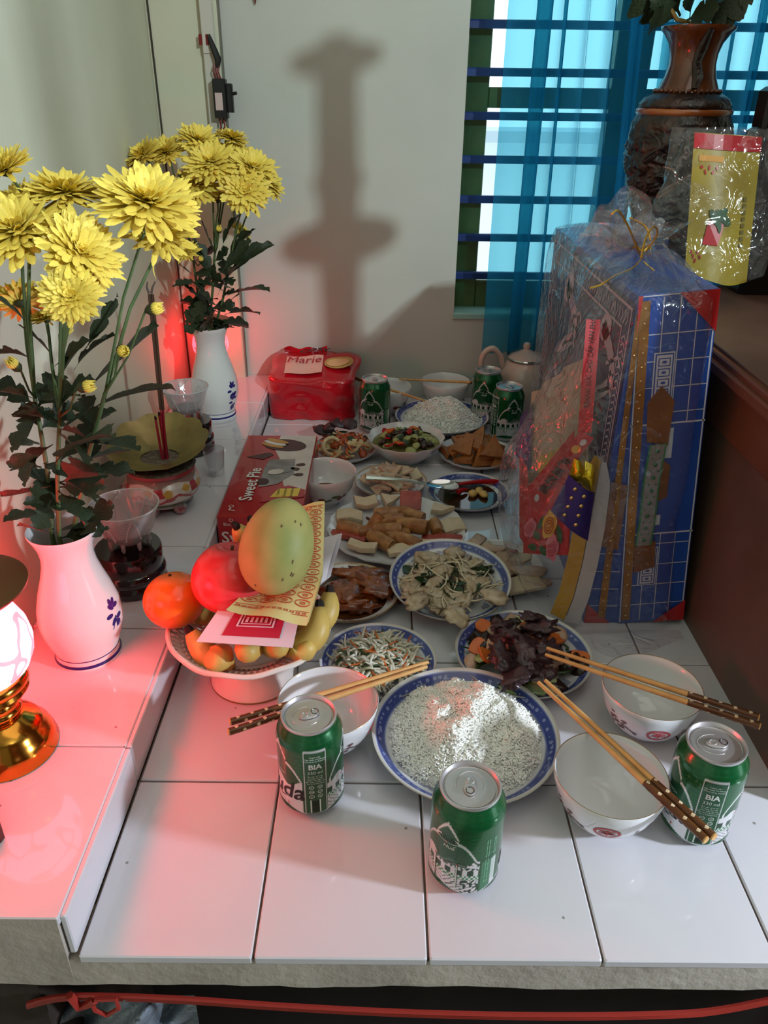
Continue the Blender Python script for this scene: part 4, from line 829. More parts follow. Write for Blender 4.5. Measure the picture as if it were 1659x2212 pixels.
def spray(label, base, group, flowers, buds, leaves, rs=.0022, seed=0):
    """one cut stem: stem tubes, flower heads, buds, leaves"""
    t = thing('chrysanthemum_spray', label, 'flowers', base, group); base = Vector(base); rr = random.Random(seed)
    heads = [Vector(f_[0]) for f_ in flowers]; mean = sum(heads, Vector())/len(heads); node = base.lerp(mean, .45)+Vector((0, 0, .01))
    MB().tube([base+Vector((0, 0, -.05)), base, base.lerp(node, .5)+Vector((rr.uniform(-.004, .004), 0, 0)), node], [rs*1.25, rs*1.2, rs*1.1, rs], 7).build('main_stem', STEM, t)
    for k, (p, Rf, d) in enumerate(flowers):
        p = Vector(p); d = Vector(d).normalized(); e = p-d*(Rf*.18); me, hm, cm = FL[k % 3]
        MB().tube([node, node.lerp(e, .5)+Vector((0, 0, .012))-d*.004, e-d*.012, e], [rs*.85, rs*.75, rs*.7, rs*.8], 6).build('branch', STEM, t)
        fo = ob('flower', me, PET, t, loc=p-base, rot=q_dir(d)); fo.scale = (Rf,)*3; fo.rotation_euler.rotate_axis('Z', rr.uniform(0, 6))
        for nm, m_, mt in (('flower_heart', hm, PETD), ('calyx', cm, CAL)): ob(nm, m_, mt, fo, loc=(0, 0, .12 if nm == 'flower_heart' else 0))
    for p, r_, d in buds:
        p = Vector(p); d = Vector(d).normalized(); e = p-d*r_
        MB().tube([node, node.lerp(e, .55)+Vector((0, 0, -.008)), e], [rs*.7, rs*.5, rs*.55], 6).build('branch', STEM, t)
        bo = ob('bud', BUDM, CAL, t, loc=p-base, rot=q_dir(d)); bo.scale = (r_,)*3; ob('bud_petals', BUDT, PET, bo, loc=(0, 0, 0))
    for q in range(10):      # extra foliage crowding the lower stems
        a = rr.uniform(0, 6.28); z_ = rr.uniform(-.005, .10); p_ = base.lerp(node, min(1, z_/.10))+Vector((0, 0, .004)); L_ = rr.uniform(.035, .055)
        d_ = Vector((math.cos(a), math.sin(a)*.8, rr.uniform(.0, .8))).normalized()*L_
        if p_.x+d_.x > -.41: leaves = leaves+[(p_, p_+d_, rr.uniform(.8, 1.15))]
    for p, tip, wd in leaves:
        p, tip = Vector(p), Vector(tip); d = tip-p; L = d.length; o = ob('leaf', LEAVES[rr.randrange(5)], LEAF, t, loc=p-base, rot=d.to_track_quat('X', 'Z').to_euler()); o.scale = (L, L*wd, L); o.rotation_euler.rotate_axis('X', rr.uniform(-.9, .9))
    return t
def fl(u, v, Rpx, Y, d): p = aty(u, v, Y); dist = (p-Vector((0, 0, CH))).length; return (p, Rpx*dist/F*1.06, d)
def lf(u, v, u2, v2, Y, dy=0, wd=1.0): return (aty(u, v, Y), aty(u2, v2, Y+dy), wd)
top1 = V1+Vector((0, 0, .165)); G1 = 'chrysanthemum sprays in the near vase'
spray('right-leaning spray of large yellow chrysanthemums in the near vase', top1+Vector((.010, .006, 0)), G1, [fl(318, 440, 104, .76, (.25, -.35, .9)), fl(348, 505, 72, .79, (.35, -.45, .85))],
 [(aty(330, 668, .75), .0085, (.9, -.2, .25)), (aty(264, 757, .73), .0085, (.5, -.8, .1))],
 [lf(185, 890, 352, 800, .75, .02, .55), lf(175, 850, 350, 712, .77, .02, .55), lf(150, 960, 290, 935, .74, -.02, .8), lf(160, 800, 220, 700, .78, 0, .6), lf(180, 760, 262, 650, .78, 0, .5), lf(140, 1040, 215, 985, .70, -.03, 1.0), lf(170, 940, 230, 870, .76, .02, .9), lf(155, 1010, 270, 950, .75, .03, .8)], seed=1)
spray('left-leaning spray of yellow chrysanthemums cut by the photo edge, near vase', top1+Vector((-.012, .0, 0)), G1, [fl(40, 500, 96, .73, (-.1, -.45, .9)), fl(12, 368, 56, .78, (-.4, -.3, .9)), fl(45, 655, 52, .80, (-.3, .6, .6)), fl(40, 440, 62, .79, (-.3, -.2, .9))],
 [(aty(33, 790, .72), .0080, (-.3, -.5, .8))],
 [lf(70, 860, 0, 830, .73, -.02, .7), lf(85, 900, 10, 965, .71, -.02, 1.0), lf(60, 700, -5, 625, .76, 0, .6), lf(90, 960, 35, 1040, .69, -.03, 1.1), lf(110, 1050, 5, 1080, .69, -.02, .9), lf(75, 780, 10, 740, .75, .02, .7), lf(90, 1010, 15, 990, .72, .02, .8)], seed=2)
spray('upright middle spray of yellow chrysanthemums in the near vase', top1+Vector((0, -.010, 0)), G1, [fl(140, 418, 74, .77, (.1, -.1, 1)), fl(172, 545, 84, .72, (.62, -.5, .6)), fl(153, 640, 60, .69, (.25, -.85, .5)), fl(100, 690, 36, .77, (-.1, .3, .9))],
 [(aty(182, 836, .70), .0085, (.95, -.1, .2)), (aty(140, 716, .76), .006, (.7, .2, .3))],
 [lf(120, 900, 165, 800, .72, -.01, .9), lf(115, 960, 25, 1015, .68, -.03, 1.2), lf(120, 1000, 205, 905, .68, -.03, 1.0), lf(118, 860, 145, 720, .75, 0, .8), lf(125, 1060, 190, 1110, .66, -.03, 1.1), lf(110, 1080, 80, 1145, .65, -.03, 1.0), lf(130, 1040, 215, 1060, .67, -.02, 1.0), lf(105, 800, 190, 745, .76, .01, .7), lf(115, 930, 210, 985, .70, -.02, 1.1), lf(120, 780, 60, 690, .77, 0, .7), lf(130, 1090, 60, 1060, .66, -.02, 1.0)], seed=3)
top2 = V2+Vector((0, 0, .178)); G2 = 'chrysanthemum sprays in the far vase'
spray('left part of the yellow chrysanthemum bouquet in the far vase', top2+Vector((-.008, 0, 0)), G2, [fl(310, 336, 42, 1.47, (-.5, -.3, .8)), fl(360, 330, 44, 1.49, (-.2, -.4, .9)), fl(428, 306, 42, 1.50, (.3, -.4, .8)), fl(425, 400, 46, 1.47, (.1, -.6, .75)), fl(404, 545, 28, 1.45, (-.2, -.4, .85))], [(aty(388, 376, 1.46), .006, (.1, -.3, 1)), (aty(434, 562, 1.45), .0065, (.2, -.5, .8))],
 [lf(440, 660, 390, 640, 1.46, -.02, 1.2), lf(450, 650, 395, 690, 1.45, -.02, 1.2), lf(455, 570, 400, 500, 1.47, 0, .7), lf(450, 640, 415, 690, 1.44, -.02, 1.3), lf(455, 600, 430, 520, 1.46, 0, .8), lf(445, 690, 400, 720, 1.44, -.02, 1.0)], .0022, 4)
spray('middle part of the yellow chrysanthemum bouquet in the far vase', top2, G2, [fl(455, 352, 54, 1.46, (.0, -.6, .8)), fl(505, 345, 46, 1.50, (.2, -.4, .9)), fl(470, 432, 30, 1.48, (0, .2, .9)), fl(500, 300, 34, 1.52, (.2, 0, .9))], [(aty(473, 497, 1.45), .0075, (.2, -.6, .7))],
 [lf(470, 640, 500, 560, 1.46, 0, .8), lf(465, 680, 435, 600, 1.44, -.02, 1.2), lf(475, 590, 545, 520, 1.47, 0, .5), lf(470, 660, 440, 720, 1.43, -.02, 1.2), lf(470, 560, 430, 480, 1.47, 0, .7), lf(465, 620, 425, 600, 1.45, -.01, 1.1), lf(478, 540, 500, 460, 1.48, 0, .6)], .0022, 5)
spray('right part of the yellow chrysanthemum bouquet in the far vase', top2+Vector((.010, 0, 0)), G2, [fl(545, 365, 52, 1.47, (.3, -.45, .85)), fl(530, 412, 50, 1.44, (.1, -.85, .5)), fl(575, 395, 40, 1.49, (.7, -.3, .6)), fl(520, 500, 24, 1.50, (.6, 0, .7))], [],
 [lf(490, 640, 572, 600, 1.46, -.02, .7), lf(485, 680, 560, 655, 1.45, -.02, .7), lf(490, 600, 565, 510, 1.48, 0, .5), lf(480, 700, 540, 690, 1.44, -.02, .9), lf(490, 560, 540, 480, 1.48, 0, .5), lf(480, 660, 520, 640, 1.46, -.02, 1.0)], .0022, 6)
# ---------------------------------------------------------------- lamps with a glowing red-painted glass shade
BRASS = mat('brass', (214, 150, 60), .14, metal=1.0, c2=(196, 128, 48), ns=20)
GLOW = mat('glowing_glass', (255, 190, 180), .3); nt = GLOW.node_tree; b = nt.nodes['Principled BSDF']; tc = nd(nt, 'ShaderNodeTexCoord'); wv = nd(nt, 'ShaderNodeTexNoise'); wv.inputs['Scale'].default_value = 26; wv.inputs['Detail'].default_value = 1
nt.links.new(tc.outputs['Object'], wv.inputs['Vector']); band = mathn(nt, 'LESS_THAN', mathn(nt, 'ABSOLUTE', mathn(nt, 'SUBTRACT', wv.outputs['Fac'], .5)), .022)
mx = nd(nt, 'ShaderNodeMix', data_type='RGBA'); nt.links.new(band, mx.inputs[0]); mx.inputs[6].default_value = (1, .019, .032, 1); mx.inputs[7].default_value = (.09, .005, .008, 1); nt.links.new(mx.outputs[2], b.inputs['Emission Color']); b.inputs['Emission Strength'].default_value = 46
CAP = mat('lamp_cap', (120, 84, 52), .35, metal=.7)
def lamp_thing(label, loc):
    t = thing('altar_lamp', label, 'lamp', (0, 0, 0), 'brass altar lamps')
    MB().lathe([(0, 0), (.048, 0), (.0485, .004), (.0465, .008), (.047, .011), (.0445, .016), (.0435, .020), (.040, .024), (.038, .029), (.0345, .034), (.030, .038), (.024, .043), (.019, .046)], 48).build('base', BRASS, t, ang=50)
    MB().lathe([(.019, .046), (.022, .049), (.0225, .053), (.020, .056), (.0215, .060), (.020, .064), (.017, .068), (.021, .072)], 40).build('stem', BRASS, t, ang=50)
    MB().lathe([(.021, .072), (.032, .074), (.0345, .078), (.033, .082), (.036, .086), (.0355, .091), (.033, .094), (.030, .096)], 40).build('collar', BRASS, t, ang=50)
    MB().lathe([(.030, .094), (.040, .104), (.0465, .118), (.0485, .132), (.046, .148), (.040, .162), (.032, .174), (.028, .178)], 40, cap=False).build('glass_shade', GLOW, t, ang=0)
    MB().lathe([(0, .176), (.030, .176), (.050, .190), (.0565, .196), (.0570, .1985), (.048, .1995), (0, .2005)], 48).build('cap', CAP, t, ang=50)
    t.location = loc; return t
lp = lamp_thing('brass lamp with a glowing red-lit glass shade at the left edge', (-.3790, .5709, ZL))
l2 = copy_tree(lp); l2.location = (-.3735, 1.630, ZL); l2.scale = (.8,)*3; 
GLOW2 = GLOW.copy(); GLOW2.name = 'glowing_glass_dim'; GLOW2.node_tree.nodes['Principled BSDF'].inputs['Emission Strength'].default_value = 12
for ch in l2.children:
    if ch.name.startswith('glass_shade'): ch.data = ch.data.copy(); ch.data.materials[0] = GLOW2
l2['label'] = 'brass lamp glowing red behind the far white vase'
# carved wooden foot at the left edge
t = thing('wooden_stand', 'corner of a small reddish wooden stand at the left edge', 'stand', (-.39, .46, ZL)); WD = mat('reddish_wood', (96, 44, 34), .4, c2=(70, 32, 26), ns=20)
M_ = Matrix.Translation((-.382, .468, ZL)) @ Matrix.Rotation(rad(35), 4, 'Z')
MB().bbox((-.034, -.034, 0), (.034, .034, .022), .004, M_).build('foot', WD, t, False); MB().bbox((-.028, -.028, .022), (.028, .028, .030), .003, M_).build('step', WD, t, False); MB().bbox((-.018, -.018, .030), (.018, .018, .075), .004, M_).build('post', WD, t, False)
# ---------------------------------------------------------------- ribbed dark jars with crystal dishes on top
DARKL = mat('dark_wine_glass', (26, 8, 12), .05, coat=.8); CRY = film('crystal', (.92, .90, .91), .10, .9, .15, 60, .26); CRY2 = film('crystal_edge', (.95, .93, .94), .06, 1.0, 0, 60, .55); LIQ = mat('clear_liquid', (120, 100, 104), .05)
def jar(label, loc, s=1):
    t = thing('ribbed_jar', label, 'jar', (0, 0, 0), 'dark ribbed glass jars')
    MB().lathe([(0, 0), (.040, 0), (.0435, .003), (.0445, .008), (.0435, .013), (.0415, .016), (.0435, .019), (.0445, .024), (.0435, .029), (.0410, .032), (.0420, .036), (.0420, .056), (.0405, .0585), (0, .0585)], 56).build('jar_body', DARKL, t, ang=35); t.location = loc; t.scale = (s,)*3; return t
def crystal(label, loc, s=1):
    t = thing('crystal_dish', label, 'dish', (0, 0, 0), 'pressed crystal dishes')
    MB().lathe([(0, .010), (.024, .010), (.029, .016), (.033, .028), (.038, .046), (.0425, .055), (.0440, .058), (.0425, .0585), (.0355, .046), (.031, .032), (.026, .020), (.018, .0145), (0, .014)], 64, fn=lambda r, z, a: (r*(1+(.014*math.cos(24*a) if r > .030 else 0)), z), cap=False).build('dish_body', CRY, t, ang=30)
    for k in range(8):
        a = 2*PI*k/8; MB().tube([(.0255*math.cos(a), .0255*math.sin(a), .014), (.026*math.cos(a), .026*math.sin(a), .006), (.0255*math.cos(a), .0255*math.sin(a), .001)], [.003, .003, .0015], 7).build('bead_foot', CRY, t)
    for k in range(6):     # pressed petal ribs
        a0 = 2*PI*k/6
        pts = []
        for i in range(13):
            q = -1+i/6; h_ = 1-abs(q)**1.6; z = .020+.032*h_; r_ = .0300+(.0385-.0300)*h_+.0006; a = a0+.30*q*(1-.35*h_*h_); pts.append((r_*math.cos(a), r_*math.sin(a), z))
        MB().tube(pts, .0013, 5).build('petal_rib', CRY2, t)
    MB().tube([(.0435*math.cos(2*PI*i/48), .0435*math.sin(2*PI*i/48), .058) for i in range(49)], .0011, 6, cap=False).build('rim', CRY2, t)
    t.location = loc; t.scale = (s,)*3; return t
jar('dark ribbed glass jar just behind the near vase', (-.3360, .868, ZL), 1.04); crystal('crystal dish on the dark jar just behind the near vase', (-.3335, .872, ZL+.0615), 1.02)
jar('dark ribbed glass jar between the incense burner and the far vase', (-.3560, 1.312, ZL), 1.0); crystal('crystal dish on the dark jar behind the incense burner', (-.3600, 1.330, ZL+.0592), .98)
for l, p, s_ in (('dark drink in the near crystal dish', (-.3335, .872, ZL+.080), .030), ('clear drink in the far crystal dish', (-.3600, 1.330, ZL+.076), .028)): tag(MB().lathe([(0, 0), (s_, 0), (s_*.99, -.001)], 32).build('drink', LIQ if s_ < .03 else mat('plum_drink', (54, 40, 48), .05)), l, 'drink').location = p
# shot glass
t = thing('shot_glass', 'small clear shot glass beside the incense burner', 'glass', (0, 0, 0)); MB().lathe([(0, 0), (.0150, 0), (.0155, .002), (.0170, .025), (.0185, .048), (.0187, .0485), (.0178, .0485), (.0163, .026), (.0140, .007), (0, .006)], 40, cap=False).build('glass_body', film('thin_glass', (.95, .95, .96), .03, .9, 0, 10, .05), t, ang=40); t.location = (-.2905, 1.2090, ZL)
# ---------------------------------------------------------------- incense burner with gilded petal rim and a bundle of incense
def burner_col(a, z):
    d = math.degrees(a) % 360; k = (d % 60)-30; red, wh, yl, gr = s2l((176, 66, 72)), s2l((214, 208, 200)), s2l((204, 160, 76)), s2l((86, 96, 58))
    if z > .056: return red
    if z > .048+.003*math.cos(math.radians(d*6)): return s2l((150, 120, 110))
    if abs(k) < 7-.12*(z*1000-40) and z > .030: return red
    if z < .016: return gr if (z > .006) else wh
    zz = .020+.0007*abs(k)*.6
    if abs(z-zz) < .0025: return red
    if ((k-14)/7)**2+((z-.036)/.007)**2 < 1 or ((k+16)/7)**2+((z-.040)/.006)**2 < 1: return yl
    if ((k-16)/8)**2+((z-.026)/.004)**2 < 1: return red
    return wh
def burner_r(z):
    p = [(0, .036), (.004, .040), (.010, .046), (.020, .0555), (.032, .0595), (.042, .0575), (.050, .0525), (.055, .0505), (.058, .0535), (.064, .0545)]
    for (z1, r1), (z2, r2) in zip(p, p[1:]):
        if z <= z2: return r1+(r2-r1)*(z-z1)/(z2-z1)
    return .0545
BC = Vector((-.3475, 1.0900, ZL)); t = thing('incense_burner', 'floral ceramic incense bowl with ash on three round feet', 'incense bowl', BC)
me = MB(); NZ = 60; NB = 180
for i in range(NZ+1):
    z = .064*i/NZ
    for k in range(NB):
        a = 2*PI*k/NB; r_ = burner_r(z); me.v.append((BC.x+r_*math.cos(a), BC.y+r_*math.sin(a), BC.z+.012+z)); me.c.append(burner_col(a+.9, z))
for i in range(NZ):
    for k in range(NB): j = (k+1) % NB; me.f.append((i*NB+k, i*NB+j, (i+1)*NB+j, (i+1)*NB+k))
me.build('bowl_body', mat('burner_glaze', (220, 214, 206), .12, vcol=True, coat=.5), t, ang=0)
MB().lathe([(.0545, .076), (.050, .078), (.047, .074), (0, .076)], 40, BC).build('ash', mat('incense_ash', (120, 108, 92), .9, c2=(86, 74, 62), ns=120, bump=.6, bs=150), t)
for k in range(5): a = 2*PI*k/5+.6; o = ob('foot', blob((.011, .011, .010), k, .05), mat('foot_glaze', (206, 200, 200), .12, c2=(150, 70, 74), ns=70), t, loc=(.036*math.cos(a), .036*math.sin(a), .0085))
GD = mat('gold_leaf_card', (158, 142, 88), .3, metal=.5, c2=(128, 114, 70), ns=25)
rim = MB().grid(lambda u, v: (lambda a, s: (lambda r_, z: (BC.x-.006+r_*math.cos(a), BC.y+.020+r_*math.sin(a), BC.z+z))((.030+.045*s)*(1+.07*s*abs(math.sin(a*5.5))), .078+.034*s**1.3*(.75+.45*math.sin(a))+.004*s*abs(math.sin(a*5.5))))(2*PI*u, v), 132, 8, closed=True).build('petal_collar', GD, None, ang=0)
tag(rim, 'dull gold scalloped paper collar standing in the incense bowl', 'paper collar')
IR = mat('incense_red', (140, 24, 48), .6); IB = mat('incense_brown', (74, 56, 42), .85); rr = random.Random(2); G = 'incense sticks in the bowl'
ib = aty(358, 995, 1.105); itop = aty(342, 890, 1.125)
for k in range(14):
    o_ = Vector((rr.uniform(-.0045, .0045), rr.uniform(-.004, .004), 0)); s_ = thing('incense_stub', 'burnt red incense stick stub in the bundle in the bowl', 'incense', ib+o_, 'red incense stubs'); e = ib+o_*1.1+(itop-ib)*rr.uniform(.80, 1.0)+Vector((rr.uniform(-.002, .002), 0, 0))
    MB().tube([ib+o_-Vector((0, 0, .012)), e], [.0013, .0013], 6).build('red_stick', IR, s_); MB().tube([e, e+Vector((.0006, 0, .004))], [.0015, .001], 6).build('charred_tip', mat('char', (28, 22, 22), .9), s_)
for k in range(3):
    o_ = Vector((.0022*(k-1), .002*(k % 2), 0)); s_ = thing('incense_stick', ('tall brown incense stick, left of the three burning ones', 'tall brown incense stick, middle of the three burning ones', 'tall brown incense stick, right of the three burning ones')[k], 'incense', ib+o_, G)
    a1 = aty(350, 885, 1.115)+o_; a2 = aty(326, 636, 1.13)+o_*1.2
    MB().tube([ib+o_, a1], [.0011, .0011], 6).build('red_stick', IR, s_); MB().tube([a1, a2], [.0020, .0020], 7).build('incense_coating', IB, s_)
    pts = [a2+Vector((0, 0, .001)), a2+Vector((-.002+.005*(k == 1), 0, .010)), a2+Vector((.000+.008*(k == 1), 0, .018-.004*(k == 2)))]
    if k < 2: MB().tube(pts, [.0018, .0016, .001], 6).build('ash_curl', mat('ash_grey', (96, 90, 86), .95), s_)
tag(MB().grid(lambda u, v: tuple(aty(328+8*u+2*math.sin(u*7), 540+65*u, .79)+Vector((.0016*(v-.5)*math.sin(PI*u), 0, 0))), 10, 3).build('fallen_petal', PET, None, ang=0), 'single dried yellow petal dangling below the near flowers', 'petal')
# ================================================================ fruit stand, fruit and votive papers
FB = Vector((-.1565, .742, 0)); CREAM = mat('cream_porcelain', (226, 216, 206), .14, coat=.3)
t = thing('fruit_stand', 'cream openwork porcelain fruit stand with gold-lined foot', 'fruit stand', FB)
MB().lathe([(0, .004), (.048, .004), (.0535, 0), (.0540, .0025), (.050, .010), (.040, .024), (.033, .036), (.036, .044), (0, .046)], 56, FB).build('foot', CREAM, t, ang=50)
MB().lathe([(.0541, .0008), (.0543, .002), (.0538, .003)], 56, FB, cap=False).build('gold_line', GOLD, t)
MB().lathe([(0, .042), (.036, .043), (.050, .050), (.053, .054), (.050, .056), (.036, .048), (0, .046)], 56, FB, cap=False).build('dish_bottom', CREAM, t, ang=50)
mb = MB()   # woven basket rim
for k in range(60):
    a = 2*PI*k/60
    for tw in (.16, -.16):
        mb.tube([(FB.x+r_*math.cos(a+tw*s), FB.y+r_*math.sin(a+tw*s), z) for s, r_, z in ((0, .050, .052), (.5, .074, .064), (1, .094, .079))], .0014, 5)
tag(mb.build('woven_lattice', mat('lattice_porcelain', (190, 176, 164), .3), t, ang=0), kind='stuff')
for r_, z, q in ((.0955, .0805, .0032), (.064, .0585, .0016), (.080, .0680, .0016)): MB().tube([(FB.x+r_*math.cos(2*PI*i/64), FB.y+r_*math.sin(2*PI*i/64), z+(.0012*math.sin(i*.98) if q > .003 else 0)) for i in range(65)], q, 8, cap=False).build('rim', CREAM, t)
BAN = mat('banana_skin', (210, 176, 92), .45, c2=(184, 156, 80), ns=26, lo=.3, hi=.7); TIP = mat('banana_tip', (34, 24, 20), .9)
bn = thing('banana_bunch', 'hand of short yellow bananas filling the fruit stand', 'bananas', FB+Vector((0, 0, .05)))
def banana(p0, p1, sag, rb=.0165, tip=True):
    p0, p1 = Vector(p0), Vector(p1); n = 12; pts = [p0.lerp(p1, i/n)+Vector(sag)*math.sin(PI*i/n) for i in range(n+1)]
    rd = [rb*max(.30, min(1, math.sin(PI*(.07+.86*i/n))**.5)) for i in range(n+1)]
    b_ = MB().tube(pts, rd, 9).build('banana', BAN, bn, ang=0); d = (pts[-1]-pts[-2]).normalized()
    if tip: MB().tube([pts[-1]-d*.002, pts[-1]+d*.004, pts[-1]+d*.009], [rb*.33, rb*.34, rb*.22], 7).build('tip', TIP, b_)
for (u, v, Yp), (u2, v2, Y2), sg in ((((470, 1345), (418, 1375), 0), 0, 0),)[:0]: pass
def A(u, v, Y): return aty(u, v, Y)
banana(A(505, 1425, .690), A(412, 1366, .705), (0, -.008, -.012)); banana(A(490, 1400, .70), A(452, 1425, .672), (0, -.004, -.004), .017, False); banana(A(560, 1370, .73), A(528, 1418, .664), (0, -.004, .004), .0175, False)
banana(A(570, 1380, .73), A(605, 1400, .672), (.004, -.006, .004), .0165, False); banana(A(600, 1400, .70), A(690, 1312, .722), (.016, -.012, -.006), .0165); banana(A(640, 1360, .72), A(712, 1280, .745), (.012, -.006, -.006), .016)
banana(A(560, 1250, .79), A(512, 1140, .80), (0, .01, 0), .0150); banana(A(580, 1240, .80), A(545, 1128, .815), (0, .01, 0), .0150); banana(A(620, 1400, .70), A(655, 1385, .690), (.01, -.006, 0), .0160, False); banana(A(450, 1330, .76), A(400, 1320, .79), (-.004, .01, -.01), .016)
def fruit(name, label, cat_, c, rx, rz, m, dimple, stem_m, rot=(0, 0, 0), sk=0):
    t = thing(name, label, cat_, (0, 0, 0)); prof = []
    for i in range(25):
        q = PI*i/24; r_ = math.sin(q)*rx*(1+sk*math.cos(q)); z = -math.cos(q)*rz
        if dimple: z -= dimple*math.exp(-(r_/(rx*.28))**2)*(1 if q > PI/2 else -.5)
        prof.append((max(r_, 0), z))
    MB().lathe(prof, 48, cap=False).build('fruit_flesh', m, t, ang=0)
    if stem_m: MB().tube([(0, 0, rz-dimple*1.1), (.001, 0, rz-dimple*.4)], [.0022, .0018], 7).build('stem', stem_m, t)
    t.location = c; t.rotation_euler = rot; return t
STK = mat('fruit_stem', (96, 72, 48), .8)
fruit('apple', 'large pink-red apple resting on the fruit stand', 'apple', (-.1735, .742, .1470), .0455, .043, mat('apple_skin', (214, 52, 62), .25, c2=(196, 70, 66), ns=35, coat=.2), .010, STK, (rad(-14), rad(4), 0), .06)
fruit('orange_fruit', 'round smooth orange fruit at the left of the fruit stand', 'fruit', (-.2440, .745, .1120), .0365, .0335, mat('persimmon_skin', (226, 124, 34), .22, c2=(210, 106, 28), ns=22, coat=.2), .002, mat('black_dot', (40, 28, 20), .9), (rad(-10), rad(-6), 0))
mango = fruit('mango', 'pale yellow-green mango lying on the patterned votive paper', 'mango', (-.1130, .715, .2070), .0400, .0545, mat('mango_skin', (170, 160, 96), .55, c2=(128, 138, 66), ns=16, lo=.42, hi=.72), 0, None, (rad(-22), rad(16), 0), .08)
rr = random.Random(6)
for k in range(8):   # brown blemishes
    a, q = rr.uniform(-2.6, -.5), rr.uniform(-.9, 1.0); r_ = .0400*math.cos(q)*1.0*(1-.08*math.sin(q)); o = ob('blemish', blob((.0016*rr.uniform(.4, 2.2), .0011, .0003), k, .9, 2.5), mat('blemish', (104, 88, 56), .8), mango, loc=(r_*math.cos(a), r_*math.sin(a), .0545*math.sin(q)), rot=Vector((math.cos(a)*math.cos(q), math.sin(a)*math.cos(q), math.sin(q))).to_track_quat('Z', 'X').to_euler())
# votive paper: thick folded pad with red medallions, draped over the fruit
VP = mat('votive_yellow', (226, 208, 142), .7, c2=(216, 196, 126), ns=14); VR = mat('votive_red', (196, 84, 52), .7); WP = mat('white_paper', (212, 206, 214), .7); ER = mat('envelope_red', (176, 26, 58), .6)
TL, TRr, ML, MR, BL, BR = A(578, 1103, .790), A(701, 1084, .790), A(560, 1262, .745), A(697, 1240, .735), A(488, 1318, .672), A(662, 1350, .668)
def drape(u, v):
    if v < .6: k = v/.6; a, b_ = TL.lerp(ML, k), TRr.lerp(MR, k)
    else: k = (v-.6)/.4; a, b_ = ML.lerp(BL, k), MR.lerp(BR, k)
    p = a.lerp(b_, u); return p+Vector((0, 0, .004*math.sin(PI*v)+.002*math.sin(9*u+3*v)))
t = thing('votive_paper', 'folded pad of yellow votive paper printed with red coin medallions', 'paper', drape(.5, .9))
pm = MB(); 
for k in range(5): pm.grid(lambda u, v, k=k: drape(u, v*(1-.012*k))+Vector((0, .0008*k, -.0016*k)), 14, 24)
pm.build('paper_sheets', VP, t, ang=0)
def dmap(x, y, k=1):
    p = drape(x, y); e = .01; n = (drape(min(x+e, 1), y)-drape(max(x-e, 0), y)).cross(drape(x, max(y-e, 0))-drape(x, min(y+e, 1))).normalized(); return p+n*(.0006*k)
d = Dec(dmap)
for j in range(13):
    for i in range(4):
        x, y = .14+.24*i, .098+.0622*j
        d.ring(VR, x, y, .104, .028, .009, 20); d.rect(VR, x-.035, y-.010, x+.035, y-.007).rect(VR, x-.035, y+.007, x+.035, y+.010).rect(VR, x-.035, y-.002, x+.035, y+.001); d.rect(VR, x-.035, y-.010, x-.024, y+.010).rect(VR, x+.024, y-.010, x+.035, y+.010); d.rect(VR, x-.005, y-.012, x+.005, y+.012)
for y in (.028, .905):
    d.rect(VR, .02, y, .98, y+.005).rect(VR, .02, y+.028, .98, y+.033)
    for i in range(12): x = .04+.078*i; d.rect(VR, x, y+.008, x+.05, y+.012).rect(VR, x, y+.012, x+.012, y+.025).rect(VR, x+.038, y+.012, x+.05, y+.025).rect(VR, x+.018, y+.018, x+.05, y+.022)
d.done('medallion_print', t)
# envelope with red printed square
E0, E1, E2, E3 = A(424, 1386, .668), A(632, 1399, .664), A(655, 1290, .715), A(490, 1290, .715)
t = thing('envelope', 'white envelope with a red printed square under the votive paper', 'envelope', E0)
def emap(x, y, k=1): return E0.lerp(E1, x).lerp(E3.lerp(E2, x), y)+Vector((0, -.0006*k, .0006*k))
mb = MB()
for z in (0, -3): mb.grid(lambda u, v, z=z: emap(u, v, z), 6, 6)
mb.build('envelope_body', WP, t, ang=0)
d = Dec(emap); d.rect(ER, .22, .16, .84, .80); d.frame(WP, .32, .36, .74, .80, .02, 2); d.frame(WP, .36, .42, .70, .80, .015, 2)
for i in range(5): d.rect(WP, .40+.055*i, .46, .43+.055*i, .56, 2)
d.done('seal_print', t)
P0, P1, P2, P3 = A(640, 1305, .70), A(705, 1250, .735), A(731, 1150, .80), A(690, 1160, .80)
for k, l in enumerate(('white slip of paper sticking out right of the votive paper', 'second white slip lying behind the votive paper')):
    o_ = Vector((.004*k, .010*k, -.006*k)); q = MB().grid(lambda u, v: P0.lerp(P1, u).lerp(P3.lerp(P2, u), v)+o_+Vector((0, 0, .003*math.sin(5*v+k))), 6, 8); q.grid(lambda u, v: P0.lerp(P1, u).lerp(P3.lerp(P2, u), v)+o_+Vector((0, .0006, -.0008+.003*math.sin(5*v+k))), 6, 8); tag(q.build('paper_slip', WP, None, ang=0), l, 'paper', 'white paper slips')
